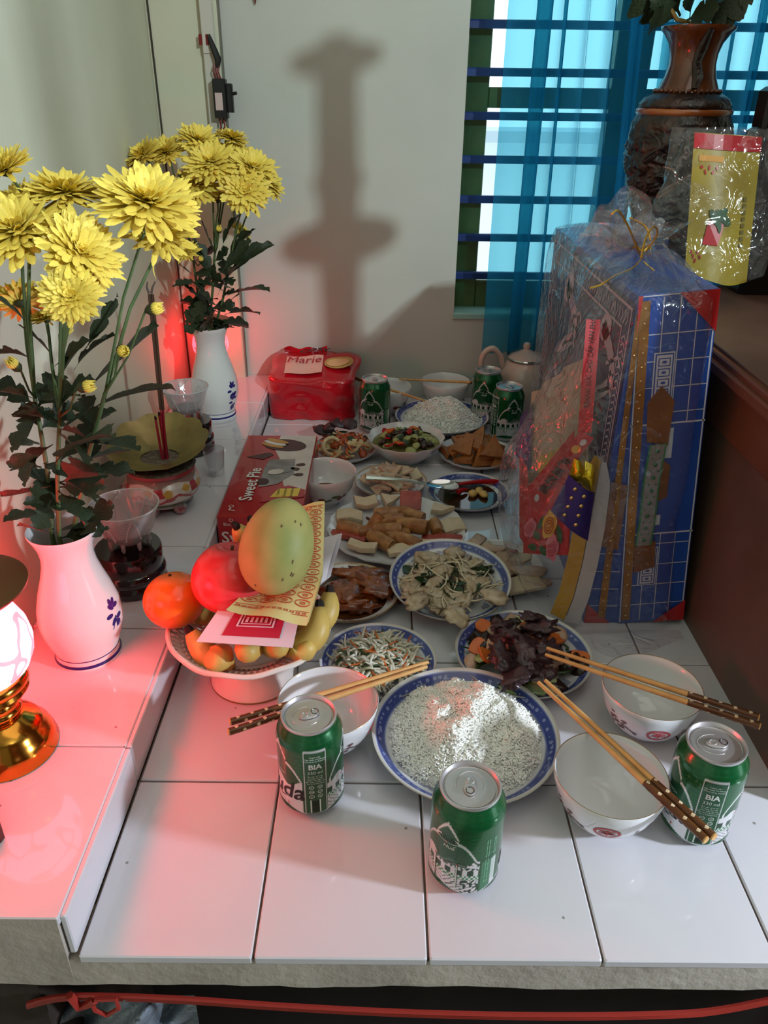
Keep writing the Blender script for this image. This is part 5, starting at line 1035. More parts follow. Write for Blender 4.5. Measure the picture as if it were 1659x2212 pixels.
# ================================================================ boxes and packets
PR = mat('carton_red', (176, 28, 34), .22, c2=(160, 24, 30), ns=12, coat=.4); PB = mat('carton_dark', (52, 22, 22), .3); PW = mat('carton_cream', (214, 208, 200), .3, c2=(196, 188, 180), ns=20, coat=.3); PY = mat('carton_yellow', (224, 196, 80), .4); CH_ = mat('cookie_tan', (196, 150, 84), .5); CK = mat('chocolate', (58, 34, 28), .35); GRY = mat('cream_swirl', (150, 150, 150), .35, c2=(110, 116, 112), ns=30); WI = mat('white_ink', (226, 220, 216), .4); BKI = mat('black_ink', (26, 20, 22), .4); PPK = mat('pale_pink_print', (232, 176, 160), .4)
x0, x1, y0, y1, h = -.2520, -.1215, 1.0225, 1.336, .0695
t = thing('biscuit_box', 'long red and cream pie biscuit box lying by the ledge', 'box', (-.187, 1.18, 0)); MB().bbox((x0, y0, 0), (x1, y1, h), .0012).build('carton', PR, t, False)
d = Dec(plane_map((x0, y0, h), (1, 0, 0), (0, 1, 0), .0004)); Wd, Ln = x1-x0, y1-y0
d.poly(PW, [(.062, Ln-.002), (Wd-.002, Ln-.002), (Wd-.002, .075), (.098, .078), (.085, .13), (.075, .2), (.058, .25)]); d.poly(PB, [(.012, .215), (.050, .235), (.060, .225), (.044, .205)], 2)
d.ell(PB, .075, .268, .040, .026, -.25, 24, 2)
for i, (yy, m) in enumerate(((.266, CH_), (.2745, WI), (.283, CH_))): d.ell(m, .052+.004*i, yy, .0235, .0070, -.45, 18, 3+i)
d.poly(GRY, [(.050, .165), (.055, .205), (.100, .208), (.103, .150), (.080, .110), (.050, .098)], 2); d.ell(GRY, .078, .170, .024, .020, 0, 16, 3); d.ell(PW, .072, .155, .014, .010, .4, 16, 4); d.ell(CK, .055, .118, .010, .012, .3, 14, 4)
for x, y, a in ((.112, .185, .3), (.104, .168, -.4), (.112, .146, .1)): d.poly(CK, rot2([(.008*math.cos(q*PI/3)*(1+.3*(q % 2)), .006*math.sin(q*PI/3)) for q in range(6)], a, x, y), 3)
d.poly(PR, [(.060, .045), (.128, .066), (.128, .090), (.100, .105), (.070, .090)], 3)
d.poly(PY, [(.074, .062), (.118, .066), (.120, .095), (.084, .092)], 4); 
for i, s_ in enumerate(('Custard', 'Dompindo', 'Chocolate pie')): d.text(BKI, s_, .085+.011*i, .079, .0070, PI/2, 6)
d.text(WI, 'Sweet Pie', .037, .108, .030, PI/2, 5, bold=.0004); d.ring(WI, .018, .030, .004, .004, .001, 14, 5); d.line(WI, [(.018, .026), (.016, .018), (.026, .016)], .0016, 5); d.done('top_print', t)
d = Dec(plane_map((x0, y0, 0), (1, 0, 0), (0, 0, 1), .0004)); d.text(WI, 'Sweet Pie', .060, .032, .028, 0, 2, bold=.0004); d.text(WI, 'Biscafun', .022, .056, .0075); d.ring(WI, .022, .0635, .003, .003, .0008, 12); d.done('end_print', t)
# crumpled red biscuit packet
FR = mat('red_foil_wrap', (196, 20, 34), .16, c2=(170, 14, 28), ns=14, coat=.7, bump=.35, bs=30)
cx, cy = -.1545, 1.652
def pk(u, v):     # u around, v up
    a = 2*PI*u; c, s_ = math.cos(a), math.sin(a); q = (abs(c)**6+abs(s_)**6)**(-1/6); hx, hy = .096, .069
    z = .100*min(1, v/.72); x, y = hx*q*c, hy*q*s_
    if v > .72: k = (v-.72)/.28; x *= 1-k; y *= 1-k; z = .100+.010*math.sin(k*PI/2)
    n = mnoise.noise((x*22, y*22, z*26)); n += 1.2*(abs(mnoise.noise((x*14+3, y*14, z*14)))-.25); x += .010*n*(1 if v > .05 else 0); y += .011*(abs(mnoise.noise((x*20+5, y*14, z*22)))-.2)+.002*mnoise.noise((x*50, y*20, z*50)); z += .007*mnoise.noise((x*18, y*18, 3))*(v > .3)
    return (cx+x, cy+y, max(0.0005, z+.014*(y/hy)*min(1, max(0, v-.1)/.62)))
t = thing('biscuit_packet', 'crumpled red foil biscuit packet standing by the back wall', 'packet', (cx, cy, 0)); MB().grid(pk, 72, 26, closed=True).build('foil_wrap', FR, t, ang=0)
def flap(a, b, up): 
    a, b = Vector(a), Vector(b); return MB().grid(lambda u, v: a.lerp(b, u)+Vector((0, .004*math.sin(u*9), up*v+.003*math.sin(u*14)*v)), 16, 5).build('sealed_end', FR, t, ang=0)
flap((cx-.070, cy+.060, .100), (cx+.028, cy+.060, .102), .024); flap((cx+.040, cy+.055, .098), (cx+.094, cy+.045, .096), .014)
MB().grid(lambda u, v: (cx-.098-.008*v, cy-.05+.06*u, .012+.010*v*math.sin(3*u)), 6, 4).build('torn_corner', FR, t, ang=0)
def pmap(x, y, k=1): return Vector((cx+x, cy+y, .1095+.0145*(y/.069)+.007*mnoise.noise((x*18, y*18, 3))+.0007*k))
def prr(dd, m, xx0, yy0, xx1, yy1, k=1, n=6):
    for i in range(n):
        for j in range(n): dd.rect(m, xx0+(xx1-xx0)*i/n, yy0+(yy1-yy0)*j/n, xx0+(xx1-xx0)*(i+1)/n, yy0+(yy1-yy0)*(j+1)/n, k)
d = Dec(pmap); prr(d, PPK, -.060, -.046, .022, .024, 2); d.text(ER, 'Marie', -.019, .002, .034, 0, 7, shear=.1); d.text(BKI, 'COSY', .000, .042, .026, 0, 8, bold=.0008, shear=.1); d.ell(CH_, .058, -.004, .034, .024, .5, 18, 5); d.ell(mat('cookie_light', (230, 170, 120), .5), .056, -.008, .027, .015, .5, 18, 8); d.done('label_print', t)
# teapot
TP = mat('pinkish_porcelain', (206, 180, 168), .15, coat=.3); t = thing('teapot', 'pale porcelain teapot with a looped handle behind the cans', 'teapot', (.318, 1.655, 0)); c = (.318, 1.655, 0)
MB().lathe([(0, .003), (.030, .003), (.032, 0), (.036, .006), (.050, .030), (.054, .055), (.048, .080), (.036, .095), (.033, .098)], 48, c).build('pot_body', TP, t, ang=50)
l_ = MB().lathe([(.034, .098), (.036, .101), (.030, .106), (.014, .112), (.006, .116), (.008, .122), (.006, .127), (0, .128)], 40, c).build('lid', TP, t, ang=50)
MB().lathe([(.0365, .0985), (.0375, .1005), (.0360, .1020)], 40, c, cap=False).build('silver_rim', STEEL, l_)
MB().tube(smooth([(c[0]-.045, c[1]-.004, .080), (c[0]-.052, c[1]-.006, .104), (c[0]-.068, c[1]-.008, .118), (c[0]-.086, c[1]-.010, .110), (c[0]-.090, c[1]-.01, .085), (c[0]-.075, c[1]-.008, .050), (c[0]-.050, c[1]-.004, .030)], 5), .0056, 10).build('handle', TP, t)
MB().tube([(c[0]+.045, c[1], .045), (c[0]+.070, c[1], .065), (c[0]+.085, c[1], .095)], [.012, .008, .006], 12).build('spout', TP, t); t.scale = (1.1, 1.1, 1.25)
# ================================================================ blue gift box of paper clothing, in clear film
BLU = mat('box_blue', (24, 78, 168), .35, c2=(20, 66, 150), ns=8, coat=.2); BWH = mat('box_white_ink', (196, 196, 206), .4); NAVY = mat('box_navy', (34, 34, 92), .35, c2=(28, 28, 78), ns=10); LIL = mat('box_pale_print', (176, 152, 168), .5); TAPEG = mat('gold_tape', (170, 116, 36), .22, metal=.45, c2=(140, 90, 26), ns=40); BRT = mat('brown_tape', (128, 74, 22), .25, c2=(104, 58, 18), ns=25, coat=.4); TRI = mat('corner_red', (176, 30, 34), .35); GRS = mat('green_ribbon', (30, 120, 70), .4); SLV = mat('silver_ribbon', (150, 150, 148), .25, metal=.5)
B0 = Vector((.331, .8560, 0)); TILT = rad(-6.25); bx = thing('paper_clothes_box', 'tall leaning blue box printed with a white tile grid', 'box', (0, 0, 0)); W_, H_, D_ = .0885, .452, .46
MB().bbox((0, 0, 0), (W_, D_, H_), .001).build('box_body', BLU, bx, False)
d = Dec(plane_map((0, 0, 0), (1, 0, 0), (0, 0, 1), .0004))
for z in (.030, .062, .094, .126, .310, .342, .374, .406): d.rect(BWH, .004 if not .1 < z < .32 else .03, z, W_-.003, z+.0012)
for z in (.141, .295): d.rect(BWH, 0, z, W_, z+.0022)
for x in (.028, .047, .066): d.rect(BWH, x, .004, x+.0011, .141).rect(BWH, x, .297, x+.0011, H_-.004)
d.rect(BWH, W_-.0035, .004, W_-.0018, H_-.004).rect(BWH, .0012, .002, .0028, H_-.002).rect(BWH, .004, H_-.0022, W_-.002, H_-.0008)
for z0 in (.062, .325):
    d.rect(BWH, .022, z0, .046, z0+.060, 2).rect(BLU, .0235, z0+.0015, .0445, z0+.0585, 3).rect(BWH, .025, z0+.003, .043, z0+.057, 4)
    for i in range(4): d.frame(BLU, .027, z0+.006+.0125*i, .041, z0+.016+.0125*i, .0012, 5); d.ell(BLU, .034, z0+.011+.0125*i, .003, .0018, 0, 8, 5)
d.rect(BWH, .044, .250, .052, .290, 2); d.rect(BWH, .034, .155, .045, .170, 2); d.done('printed_grid', bx)
for pts in ([(W_, H_), (W_-.044, H_), (W_, H_-.048)], [(W_, 0), (W_-.042, 0), (W_, .034)], [(0, H_), (.005, H_), (0, H_-.045)]):
    dd = Dec(plane_map((0, 0, 0), (1, 0, 0), (0, 0, 1), .0012)); dd.poly(TRI, pts, 2); dd.done('corner_patch', bx)
def strip(name, m, x0, z0, x1, z1, wd, par, k=.0016, studs=None, wob=0):
    n = 24; vs_ = []
    fn = lambda u, v: (x0+(x1-x0)*u+wd*(v-.5)+wob*math.sin(u*7), -k-.0008*math.sin(u*23)**2, z0+(z1-z0)*u)
    o = MB().grid(fn, n, 3).build(name, m, par, ang=0)
    if studs:
        for i in range(studs): u = (i+.5)/studs; p = fn(u, .5); ob('stud', STUD, STUDM, o, loc=(p[0], p[1]-.0004, p[2]))
    return o
STUD = MB().lathe([(.0016, 0), (.0014, .0006), (0, .001)], 8).mesh('stud'); STUD.transform(Matrix.Rotation(PI/2, 4, 'X')); STUDM = mat('tape_stud', (206, 170, 110), .2, metal=.7)
strip('gold_tape', TAPEG, .009, .006, .008, .446, .011, bx, studs=26)
for pts in ([(.020, .275), (.046, .268), (.049, .325), (.033, .345), (.018, .325)], [(.016, .085), (.043, .092), (.041, .132), (.014, .125)], [(.036, .190), (.050, .196), (.051, .240), (.040, .250), (.033, .235)]):
    MB().add([(x, -.003, z) for x, z in pts]+[(x, -.0012, z) for x, z in pts], [tuple(range(4 if len(pts) == 4 else 5))]+[(i, (i+1) % len(pts), len(pts)+(i+1) % len(pts), len(pts)+i) for i in range(len(pts))]).build('brown_tape', BRT, bx, False)
rb = strip('green_ribbon', GRS, .024, .128, .033, .272, .021, bx, .0050, wob=.001); strip('silver_band', SLV, .024, .128, .033, .272, .0165, rb, .0056, wob=.001)
for i in range(8):
    for s_, q in ((0, .0026), (-.5, .0011), (.5, .0011)):
        u = (i+.5)/8+(.0 if s_ == 0 else .06); x = .024+.009*u+s_*.009; z = .128+.144*u; MB().lathe([(0, 0), (q, .0002)], 10).mesh
        o = ob('green_dot', bpy.data.meshes.get('dot_%d' % int(q*1e4)) or (lambda m_: m_)(MB().lathe([(q, 0), (0, .0004)], 10).mesh('dot_%d' % int(q*1e4))), GRS, rb, loc=(x, -.0068, z), rot=(PI/2, 0, 0))
bx.location = B0; bx.rotation_euler = (0, TILT, 0)
# lid: upright wedge left of the leaning body, with its dark printed face to the dishes
LX = .2835; ld = thing('paper_gift_case', 'upright dark blue case with pale dragon print against the leaning blue box', 'case', (LX, 1.1, 0)); YL1 = 1.335
pr = [(LX, 0), (.3305, 0), (LX+.0005, .447)]
MB().add([(x, y, z) for y in (.858, YL1) for x, z in pr], [(0, 1, 2), (5, 4, 3), (0, 3, 4, 1), (1, 4, 5, 2), (2, 5, 3, 0)]).build('lid_body', BLU, ld, False)
fm = plane_map((LX, YL1, 0), (0, -1, 0), (0, 0, 1), .0005); d = Dec(fm); LW = YL1-.858      # x runs towards the camera
d.rect(NAVY, .006, .15, LW-.006, .440); d.frame(LIL, .012, .16, LW-.012, .432, .0035, 2); d.frame(LIL, .040, .19, LW-.040, .404, .003, 2)
for i in range(40): x = .018+(LW-.036)*i/40; d.line(LIL, [(x, .408), (x+.006, .416), (x+.002, .424)], .0022, 2)
for i in range(22): z = .20+.2*i/22; d.line(LIL, [(LW-.036, z), (LW-.026, z+.006), (LW-.018, z)], .0022, 2).line(LIL, [(.018, z), (.026, z+.006), (.036, z)], .0022, 2)
def dragon(ox, sc__):
    body = [(ox+sc__*(.055*math.sin(i*.55)+.004*i), .385-.0145*i) for i in range(13)]
    for i, (p, q) in enumerate(zip(body, body[1:])): d.line(LIL, [p, q], (.018-.0008*i)*sc__+.004, 3)
    d.ell(LIL, ox+.01, .385, .026*sc__, .017*sc__, .5, 14, 3)
    for i in range(2, 12, 3): x, z = body[i]; d.line(LIL, [(x, z), (x+.024*sc__, z+.012), (x+.034*sc__, z+.002)], .005, 3).line(LIL, [(x, z), (x-.022*sc__, z-.010)], .005, 3)
    for i in range(6): d.ell(NAVY, body[2*i][0], body[2*i][1], .004, .003, 0, 8, 5)
dragon(LW-.115, 1.0); dragon(.14, 1.2)
for i in range(5): d.rect(BWH, LW-.004-.0, .02, LW-.003, .14).rect(BWH, LW-.10, .018+.03*i, LW-.004, .0195+.03*i)
d.done('dragon_print', ld)
d = Dec(plane_map((LX, .858, 0), (1, 0, 0), (0, 0, 1), .0004)); d.poly(TRI, [(0, 0), (.036, 0), (0, .032)], 3)
for z in (.028, .056, .084, .112, .140): d.rect(BWH, .004, z, .045*(1-z/.45), z+.0012)
d.rect(BWH, .020, .004, .0211, .14); d.rect(BWH, .010, .165, .026, .20).rect(BWH, .008, .155, .030, .1575); d.done('front_print', ld)
o = MB().grid(lambda u, v: (.3060-.0205*u+.010*(v-.5)*(1-.45*u), .8555-.001*v, .010+.420*u), 24, 3).build('gold_tape', TAPEG, ld, ang=0)
for i in range(22): u = (i+.5)/22; ob('stud', STUD, STUDM, o, loc=(.3060-.0205*u, .8548, .010+.420*u))
MB().add([(LX+.006, .8550, .125), (LX+.028, .8550, .120), (LX+.026, .8550, .215), (LX+.004, .8550, .220)], [(0, 1, 2, 3)]).build('brown_tape', BRT, ld, False)
# ---------------------------------------------------------------- paper slippers, jewellery card, banners in the bag
SHW = mat('paper_white', (206, 198, 198), .7, c2=(192, 184, 186), ns=10); SHY = mat('paper_mustard', (186, 144, 40), .55, c2=(168, 126, 30), ns=14); SHP = mat('purple_brocade', (50, 34, 110), .45, c2=(40, 26, 92), ns=16); GFO = mat('gold_foil', (206, 176, 40), .18, metal=.7, c2=(170, 140, 24), ns=40, bump=.5, bs=80); CRD = mat('card_red', (190, 24, 36), .35, c2=(172, 20, 32), ns=10); PKR = mat('rose_pink', (216, 110, 130), .5); YR = mat('rose_yellow', (226, 160, 50), .5); LG = mat('rose_leaf', (44, 84, 44), .5); CREAMP = mat('bag_cream_paper', (176, 150, 132), .6, c2=(160, 134, 116), ns=8)
def slipper(label, Yd):
    t = thing('paper_slipper', label, 'slipper', aty(1250, 1345, Yd)); t_ = Yd
    L = [(1310, 1000), (1322, 1050), (1312, 1150), (1296, 1230), (1275, 1300), (1250, 1348)]; Rr = [(1290, 992), (1272, 1030), (1252, 1130), (1235, 1220), (1215, 1290), (1192, 1335)]
    def sole(u, v):
        k = u*5; i = min(4, int(k)); f_ = k-i; a = Vector(aty(*L[i], t_)).lerp(aty(*L[i+1], t_), f_); b_ = Vector(aty(*Rr[i], t_)).lerp(aty(*Rr[i+1], t_), f_); p = a.lerp(b_, v); return p+Vector((0, .012*math.sin(PI*u)-.004*v, 0))
    MB().grid(lambda u, v: sole(u, v*.55), 24, 5).build('white_sole', SHW, t, ang=0); MB().grid(lambda u, v: sole(u, .55+.45*v)+Vector((0, .003+.012*v, 0)), 24, 5).build('mustard_insole', SHY, t, ang=0)
    MB().grid(lambda u, v: sole(u, v*.98)+Vector((0, .016, 0)), 24, 5).build('sole_back', SHW, t, ang=0)
    s1, s2, s3, s4 = aty(1230, 1026, t_-.008), aty(1285, 1065, t_-.010), aty(1270, 1168, t_-.008), aty(1190, 1104, t_+.006)
    sp = lambda u, v: s1.lerp(s2, u).lerp(s4.lerp(s3, u), v)+Vector((0, -.012*math.sin(PI*u), 0)); o = MB().grid(sp, 12, 8).build('purple_strap', SHP, t, ang=0); MB().grid(lambda u, v: sp(u, v)+Vector((0, .0015, 0)), 12, 8).build('strap_lining', SHP, t, ang=0)
    for i in range(4):
        for j in range(2): ob('gold_star', STUD, STUDM, o, loc=sp(.25+.3*j, .15+.22*i)+Vector((0, -.0012, 0))).scale = (1.8,)*3
    g1, g2, g3, g4 = aty(1240, 990, t_-.004), aty(1288, 1005, t_-.006), aty(1282, 1062, t_-.008), aty(1228, 1032, t_-.004)
    MB().grid(lambda u, v: g1.lerp(g2, u).lerp(g4.lerp(g3, u), v)+Vector((0, -.008*math.sin(PI*u)*math.sin(PI*v)-.003*math.sin(9*u), 0)), 12, 8).build('gold_toe', GFO, t, ang=0); return t
slipper('white and mustard paper slipper with purple strap standing in the bag', .842)
t = thing('jewellery_card', 'red flowered card of paper jewellery inside the clear bag', 'card', aty(1180, 1200, .925))
c1, c2_, c3, c4 = aty(1135, 1060, .95), aty(1240, 930, .90), aty(1228, 1200, .87), aty(1130, 1195, .93)
cm = lambda x, y, k=1: c1.lerp(c2_, x).lerp(c4.lerp(c3, x), y)+Vector((-.0006*k, -.0010*k, 0)); MB().grid(lambda u, v: cm(u, v, 0), 8, 8).grid(lambda u, v: cm(u, v, -2), 8, 8).build('card', CRD, t, ang=0)
d = Dec(cm)
def rose(x, y, r_, m, m2):
    for q in range(5): d.ell(m, x+r_*.5*math.cos(q*1.26), y+r_*.5*math.sin(q*1.26), r_*.62, r_*.55, q, 12, 2+q*.2)
    for q in range(3): d.ring(m2, x, y, r_*(.7-.2*q), r_*(.6-.2*q), r_*.07, 14, 4)
rose(.15, .62, .13, PKR, CRD); rose(.58, .68, .15, YR, CRD); rose(.66, .92, .13, PKR, CRD)
for x, y, a in ((.30, .75, .5), (.40, .62, -.6), (.22, .9, .2), (.46, .95, .4), (.8, .8, 1)): d.ell(LG, x, y, .10, .05, a, 12, 2)
d.done('rose_print', t)
# red banner band with lettering: upper vertical run and lower slanted run
RB = mat('banner_red', (186, 34, 44), .4); t = thing('red_banner_band', 'red paper band lettered in Vietnamese and Chinese across the bag', 'banner', aty(1260, 940, .865))
u0_, u1_ = aty(1282, 690, .90), aty(1263, 935, .862)
def band(a, b, wd, yo):
    a, b = Vector(a), Vector(b); d_ = (b-a).normalized(); n = Vector((0, -1, 0)); sd = d_.cross(n).normalized(); return a, d_, sd, (b-a).length
a, d_, sd, Ln = band(u1_, u0_, .02, 0); f1 = lambda x, y, k=1: a+d_*x-sd*y+Vector((0, -.0006*k, 0))
MB().grid(lambda u, v: f1(u*Ln, (v-.5)*.017, 0), 8, 3).build('upper_band', RB, t, ang=0)
d = Dec(f1); d.text(BKI, 'TRANG SỨC CAO CẤP VẠN PHÁT', .085, 0, .0090, 0, 2, sx=.80, shear=.2); d.done('upper_lettering', t)
a2, d2, sd2, Ln2 = band(aty(1145, 1098, .868), aty(1268, 938, .856), .02, 0); f2 = lambda x, y, k=1: a2+d2*x-sd2*y+Vector((0, -.0006*k, 0))
MB().grid(lambda u, v: f2(u*Ln2, (v-.5)*.021, 0), 8, 3).build('lower_band', RB, t, ang=0)
d = Dec(f2); d.text(BKI, '高級首飾', .056, 0, .0145, 0, 3, bold=.0003); d.ell(YR, .100, 0, .006, .006, 0, 10, 2); d.ell(SHW, .018, .002, .006, .003, .5, 10, 2); d.ell(SHW, .112, -.002, .005, .004, 0, 8, 2); d.done('lower_lettering', t)
# cream folded paper garment, blue and gold pieces deeper in the bag
t = thing('paper_garment', 'cream and gold folded paper garment packed upright in the bag', 'paper garment', aty(1180, 1000, 1.0)); 
g = [aty(1150, 850, 1.06), aty(1255, 770, .93), aty(1262, 1000, .90), aty(1138, 1060, 1.0)]
MB().grid(lambda u, v: g[0].lerp(g[1], u).lerp(g[3].lerp(g[2], u), v)+Vector((.006*math.sin(14*u), .006*math.cos(11*u+3*v), 0)), 30, 14).build('cream_panel', CREAMP, t, ang=0)
g2 = [aty(1125, 900, 1.10), aty(1152, 870, 1.05), aty(1145, 1020, 1.0), aty(1112, 980, 1.05)]; MB().grid(lambda u, v: g2[0].lerp(g2[1], u).lerp(g2[3].lerp(g2[2], u), v), 6, 6).build('blue_panel', SHP, t, ang=0)
g3 = [aty(1122, 985, 1.02), aty(1140, 1010, .98), aty(1148, 1200, .93), aty(1122, 1160, .97)]; MB().grid(lambda u, v: g3[0].lerp(g3[1], u).lerp(g3[3].lerp(g3[2], u), v), 6, 6).build('red_panel', CRD, t, ang=0)
g4 = [aty(1160, 985, .99), aty(1225, 960, .95), aty(1215, 1035, .93), aty(1165, 1050, .96)]; MB().grid(lambda u, v: g4[0].lerp(g4[1], u).lerp(g4[3].lerp(g4[2], u), v)+Vector((0, .004*math.sin(20*u+9*v), 0)), 14, 8).build('gold_trim', SHY, t, ang=0)
# clear wrapping film gathered at the top and tied with a gold ribbon
FILM = film('clear_wrap', (.97, .96, .97), .12, .7, .9, 30, .028); KN = Vector((.318, .985, .478))
def ringpt(u, z):
    a = 2*PI*u; c, s_ = math.cos(a), math.sin(a); q = (abs(c)**5+abs(s_)**5)**(-1/5); f_ = math.sin(PI*min(1, max(0, z/.46)))
    xl = .196-.028*math.exp(-((z-.15)/.11)**2)+.075*max(0, (z-.20)/.26); xr = .424-.05*z/.45; y0, y1 = .838+.0*z, 1.345-.10*max(0, .2-z)
    if z < .05: xl += .022*(1-z/.05)
    x, y = (xl+xr)/2+(xr-xl)/2*q*c, (y0+y1)/2+(y1-y0)/2*q*s_
    k_ = max(0, min(1, (y-.98)/.22)); xm = xl+(.272-xl)*k_*k_*(3-2*k_)
    if x < xm: x = xm
    n = mnoise.noise((x*16, y*9, z*9))*.007+.004*mnoise.noise((x*40, y*24, z*18)); return Vector((x+n*c, y+n*s_ if s_ > 0 else y-.006+n*.6*s_, z))
def filmpt(u, v):
    if v < .62: return ringpt(u, .004+.452*v/.62)
    if v < .86:
        k = (v-.62)/.24; p = ringpt(u, .456); e = KN+Vector((.010*math.cos(2*PI*u*1), .010*math.sin(2*PI*u), 0)); q = p.lerp(e, k**.8); q.z += .010*math.sin(PI*k)-.004; w_ = .010*math.sin(2*PI*u*17)*math.sin(PI*k*.9)*(1-k*.6); return q+Vector((0, 0, w_))
    k = (v-.86)/.14*.35; a = 2*PI*u; r_ = .010+.058*math.sin(k*PI*.62)*(1+.25*math.sin(3*a+1)+.16*math.sin(9*a)); return KN+Vector((-.020*k+r_*math.cos(a)*1.15, .02*k+r_*math.sin(a)*.7, .082*k*(.85+.22*math.sin(2*a+2.2))+.008*math.sin(9*a)*k))
t = thing('plastic_wrap', 'clear crinkled plastic wrap tied over the blue box and paper offerings', 'plastic wrap', (.31, 1.1, 0)); MB().grid(filmpt, 150, 60, closed=True).build('film', FILM, t, ang=0)
FILM2 = film('crumpled_wrap', (.95, .94, .95), .14, .9, 1.0, 45, .16)
for i, (u2, v2, Yd, wd) in enumerate(((1300, 440, .99, .085), (1245, 520, 1.0, .07), (1365, 470, 1.0, .075), (1415, 505, .97, .05), (1330, 480, .96, .06))):
    e = aty(u2, v2, Yd); ax = e-KN; sd_ = ax.cross(Vector((0, 1, .2))).normalized()
    MB().grid(lambda u, v, i=i, ax=ax, sd_=sd_, wd=wd: KN+ax*(v*(1-.28*(2*u-1)**2))+sd_*((u-.5)*wd*(.12+.88*math.sin(PI*min(1, v*.62))))+Vector((0, .012*math.sin(9*u+i)*v+.008*mnoise.noise((u*6, v*6, i)), .006*math.sin(13*u+2*i)*v)), 22, 14).build('gathered_lobe', FILM2, t, ang=0)
MB().grid(lambda u, v: (.235+.175*u, .838-.050*v*(.4+.8*math.sin(PI*u)**2), .0035+.003*math.sin(13*u)*v), 20, 8).build('film_skirt', FILM, t, ang=0)
GR = mat('gold_ribbon', (206, 160, 60), .3, metal=.3); t = thing('gold_ribbon', 'thin gold raffia ribbon knotted round the gathered plastic', 'ribbon', KN)
MB().tube([KN+Vector((.0108*math.cos(2*PI*i/24), .0108*math.sin(2*PI*i/24), .002*math.sin(i))) for i in range(25)], .0018, 6, cap=False).build('knot_loop', GR, t)
for pts in ([(1385, 560), (1365, 580), (1330, 595), (1298, 615), (1275, 622)], [(1385, 560), (1372, 525), (1352, 480), (1335, 455), (1322, 462)], [(1385, 560), (1398, 540), (1420, 505), (1412, 490), (1395, 515), (1385, 558)], [(1360, 470), (1395, 490), (1405, 520)], [(1390, 565), (1420, 590), (1440, 600)]):
    P_ = [aty(u, v, .975-.012*i) for i, (u, v) in enumerate(pts)]; MB().tube(smooth(P_, 6), .0012, 5).build('ribbon_tail', GR, t)
# yellow packet in its own bag, leaning on the altar cabinet
YEL = mat('packet_yellow', (180, 156, 46), .4, c2=(150, 126, 38), ns=10, bump=.35, bs=14); YK = .378
yp = thing('yellow_packet', 'yellow paper-offering packet with red top band standing in a clear bag', 'packet', (.485, 1.17, YK)); a0, a1, a2_, a3 = aty(1500, 286, 1.19), aty(1646, 296, 1.215), aty(1612, 612, 1.16), aty(1478, 602, 1.155)
ym = lambda x, y, k=1: a0.lerp(a1, x).lerp(a3.lerp(a2_, x), y)+Vector((0, -.014*math.sin(PI*min(1, max(0, x)))-.0008*k, .003*math.sin(7*x)*(y > .9)))
yb = MB(); yb.grid(lambda u, v: ym(u, v, 0), 14, 20); yb.grid(lambda u, v: ym(u, v, 0)+Vector((0, .036*math.sin(PI*u)**.6, 0)), 14, 20); yb.build('packet_body', YEL, yp, ang=0)
d = Dec(ym)
for i in range(8): d.rect(CRD, i/8, .0, (i+1)/8, .10, 2)
d.poly(CRD, [(.26, .58), (.50, .57), (.42, .74), (.20, .74)], 3)
for x, y, a in ((.34, .55, .6), (.44, .52, -.3), (.50, .56, .3), (.40, .57, 1.2)): d.ell(LG, x, y, .09, .035, a, 10, 4)
d.rect(YR, .08, .14, .40, .18, 2); 
for i in range(5): d.ell(TRI, .12+.05*i, .22+.03*(i % 2), .02, .012, i, 8, 2); d.ell(TRI, .06+.03*i, .80+.03*(i % 3), .02, .012, i, 8, 2)
[d.rect(mat('olive_ink', (120, 104, 40), .5), .77, .40+.045*i, .83, .43+.045*i, 3) for i in range(8)]; d.done('packet_print', yp)
def yfilm(u, v):
    a = 2*PI*u; z = v; c = a0.lerp(a1, .5).lerp(a3.lerp(a2_, .5), v); w_ = .070+.018*math.sin(PI*v)+.006*math.sin(5*a+9*v); n = .008*mnoise.noise((math.cos(a)*2, math.sin(a)*2, v*5)); 
    if v > .97: w_ *= .75
    return c+Vector(((w_+n)*math.cos(a), .012+(.030+n)*math.sin(a), .008 if v < .02 else 0))
yf = thing('clear_bag', 'clear crinkled plastic bag around the yellow packet', 'plastic bag', (.49, 1.2, YK)); MB().grid(yfilm, 60, 34, closed=True).build('bag_film', FILM, yf, ang=0)
# ---------------------------------------------------------------- brown glazed relief vase with leaves
VB = Vector((.5100, 1.478, .4135)); BR_ = mat('brown_glaze', (118, 62, 26), .16, c2=(84, 42, 20), ns=18, coat=.6); DK = mat('black_glaze', (34, 23, 19), .3, c2=(66, 40, 26), ns=42, bump=1.0, bs=70, coat=.2, lo=.45, hi=.7)
def bh(z): return z*1.0
vp = [(.058, 0), (.064, .006), (.060, .020), (.066, .040), (.078, .075), (.088, .115), (.0935, .155), (.0950, .190), (.0925, .220), (.0865, .236)]
t = thing('relief_vase', 'tall brown glazed vase carved with dark dragon relief on the altar table', 'vase', VB)
def lo(prof): return [(r, z) for r, z in prof]
MB().lathe([(0, 0)]+[(.058, 0), (.064, .006), (.060, .020), (.064, .034)], 56, VB).build('foot', BR_, t, ang=50)
def relief(r, z, a): n = mnoise.noise((math.cos(a)*4.5, math.sin(a)*4.5, z*52))+.8*abs(mnoise.noise((math.cos(a)*10, math.sin(a)*10, z*115+4))); return (r+.0090*n*math.sin(PI*min(1, max(0, (z-.034)/.2))), z)
zz = [.034+.202*i/90 for i in range(91)]
def rv(z):
    for (r1, z1), (r2, z2) in zip(vp, vp[1:]):
        if z <= z2: return r1+(r2-r1)*(z-z1)/(z2-z1)
    return vp[-1][0]
MB().lathe([(rv(z), z) for z in zz], 200, VB, relief).build('relief_body', DK, t, ang=0)
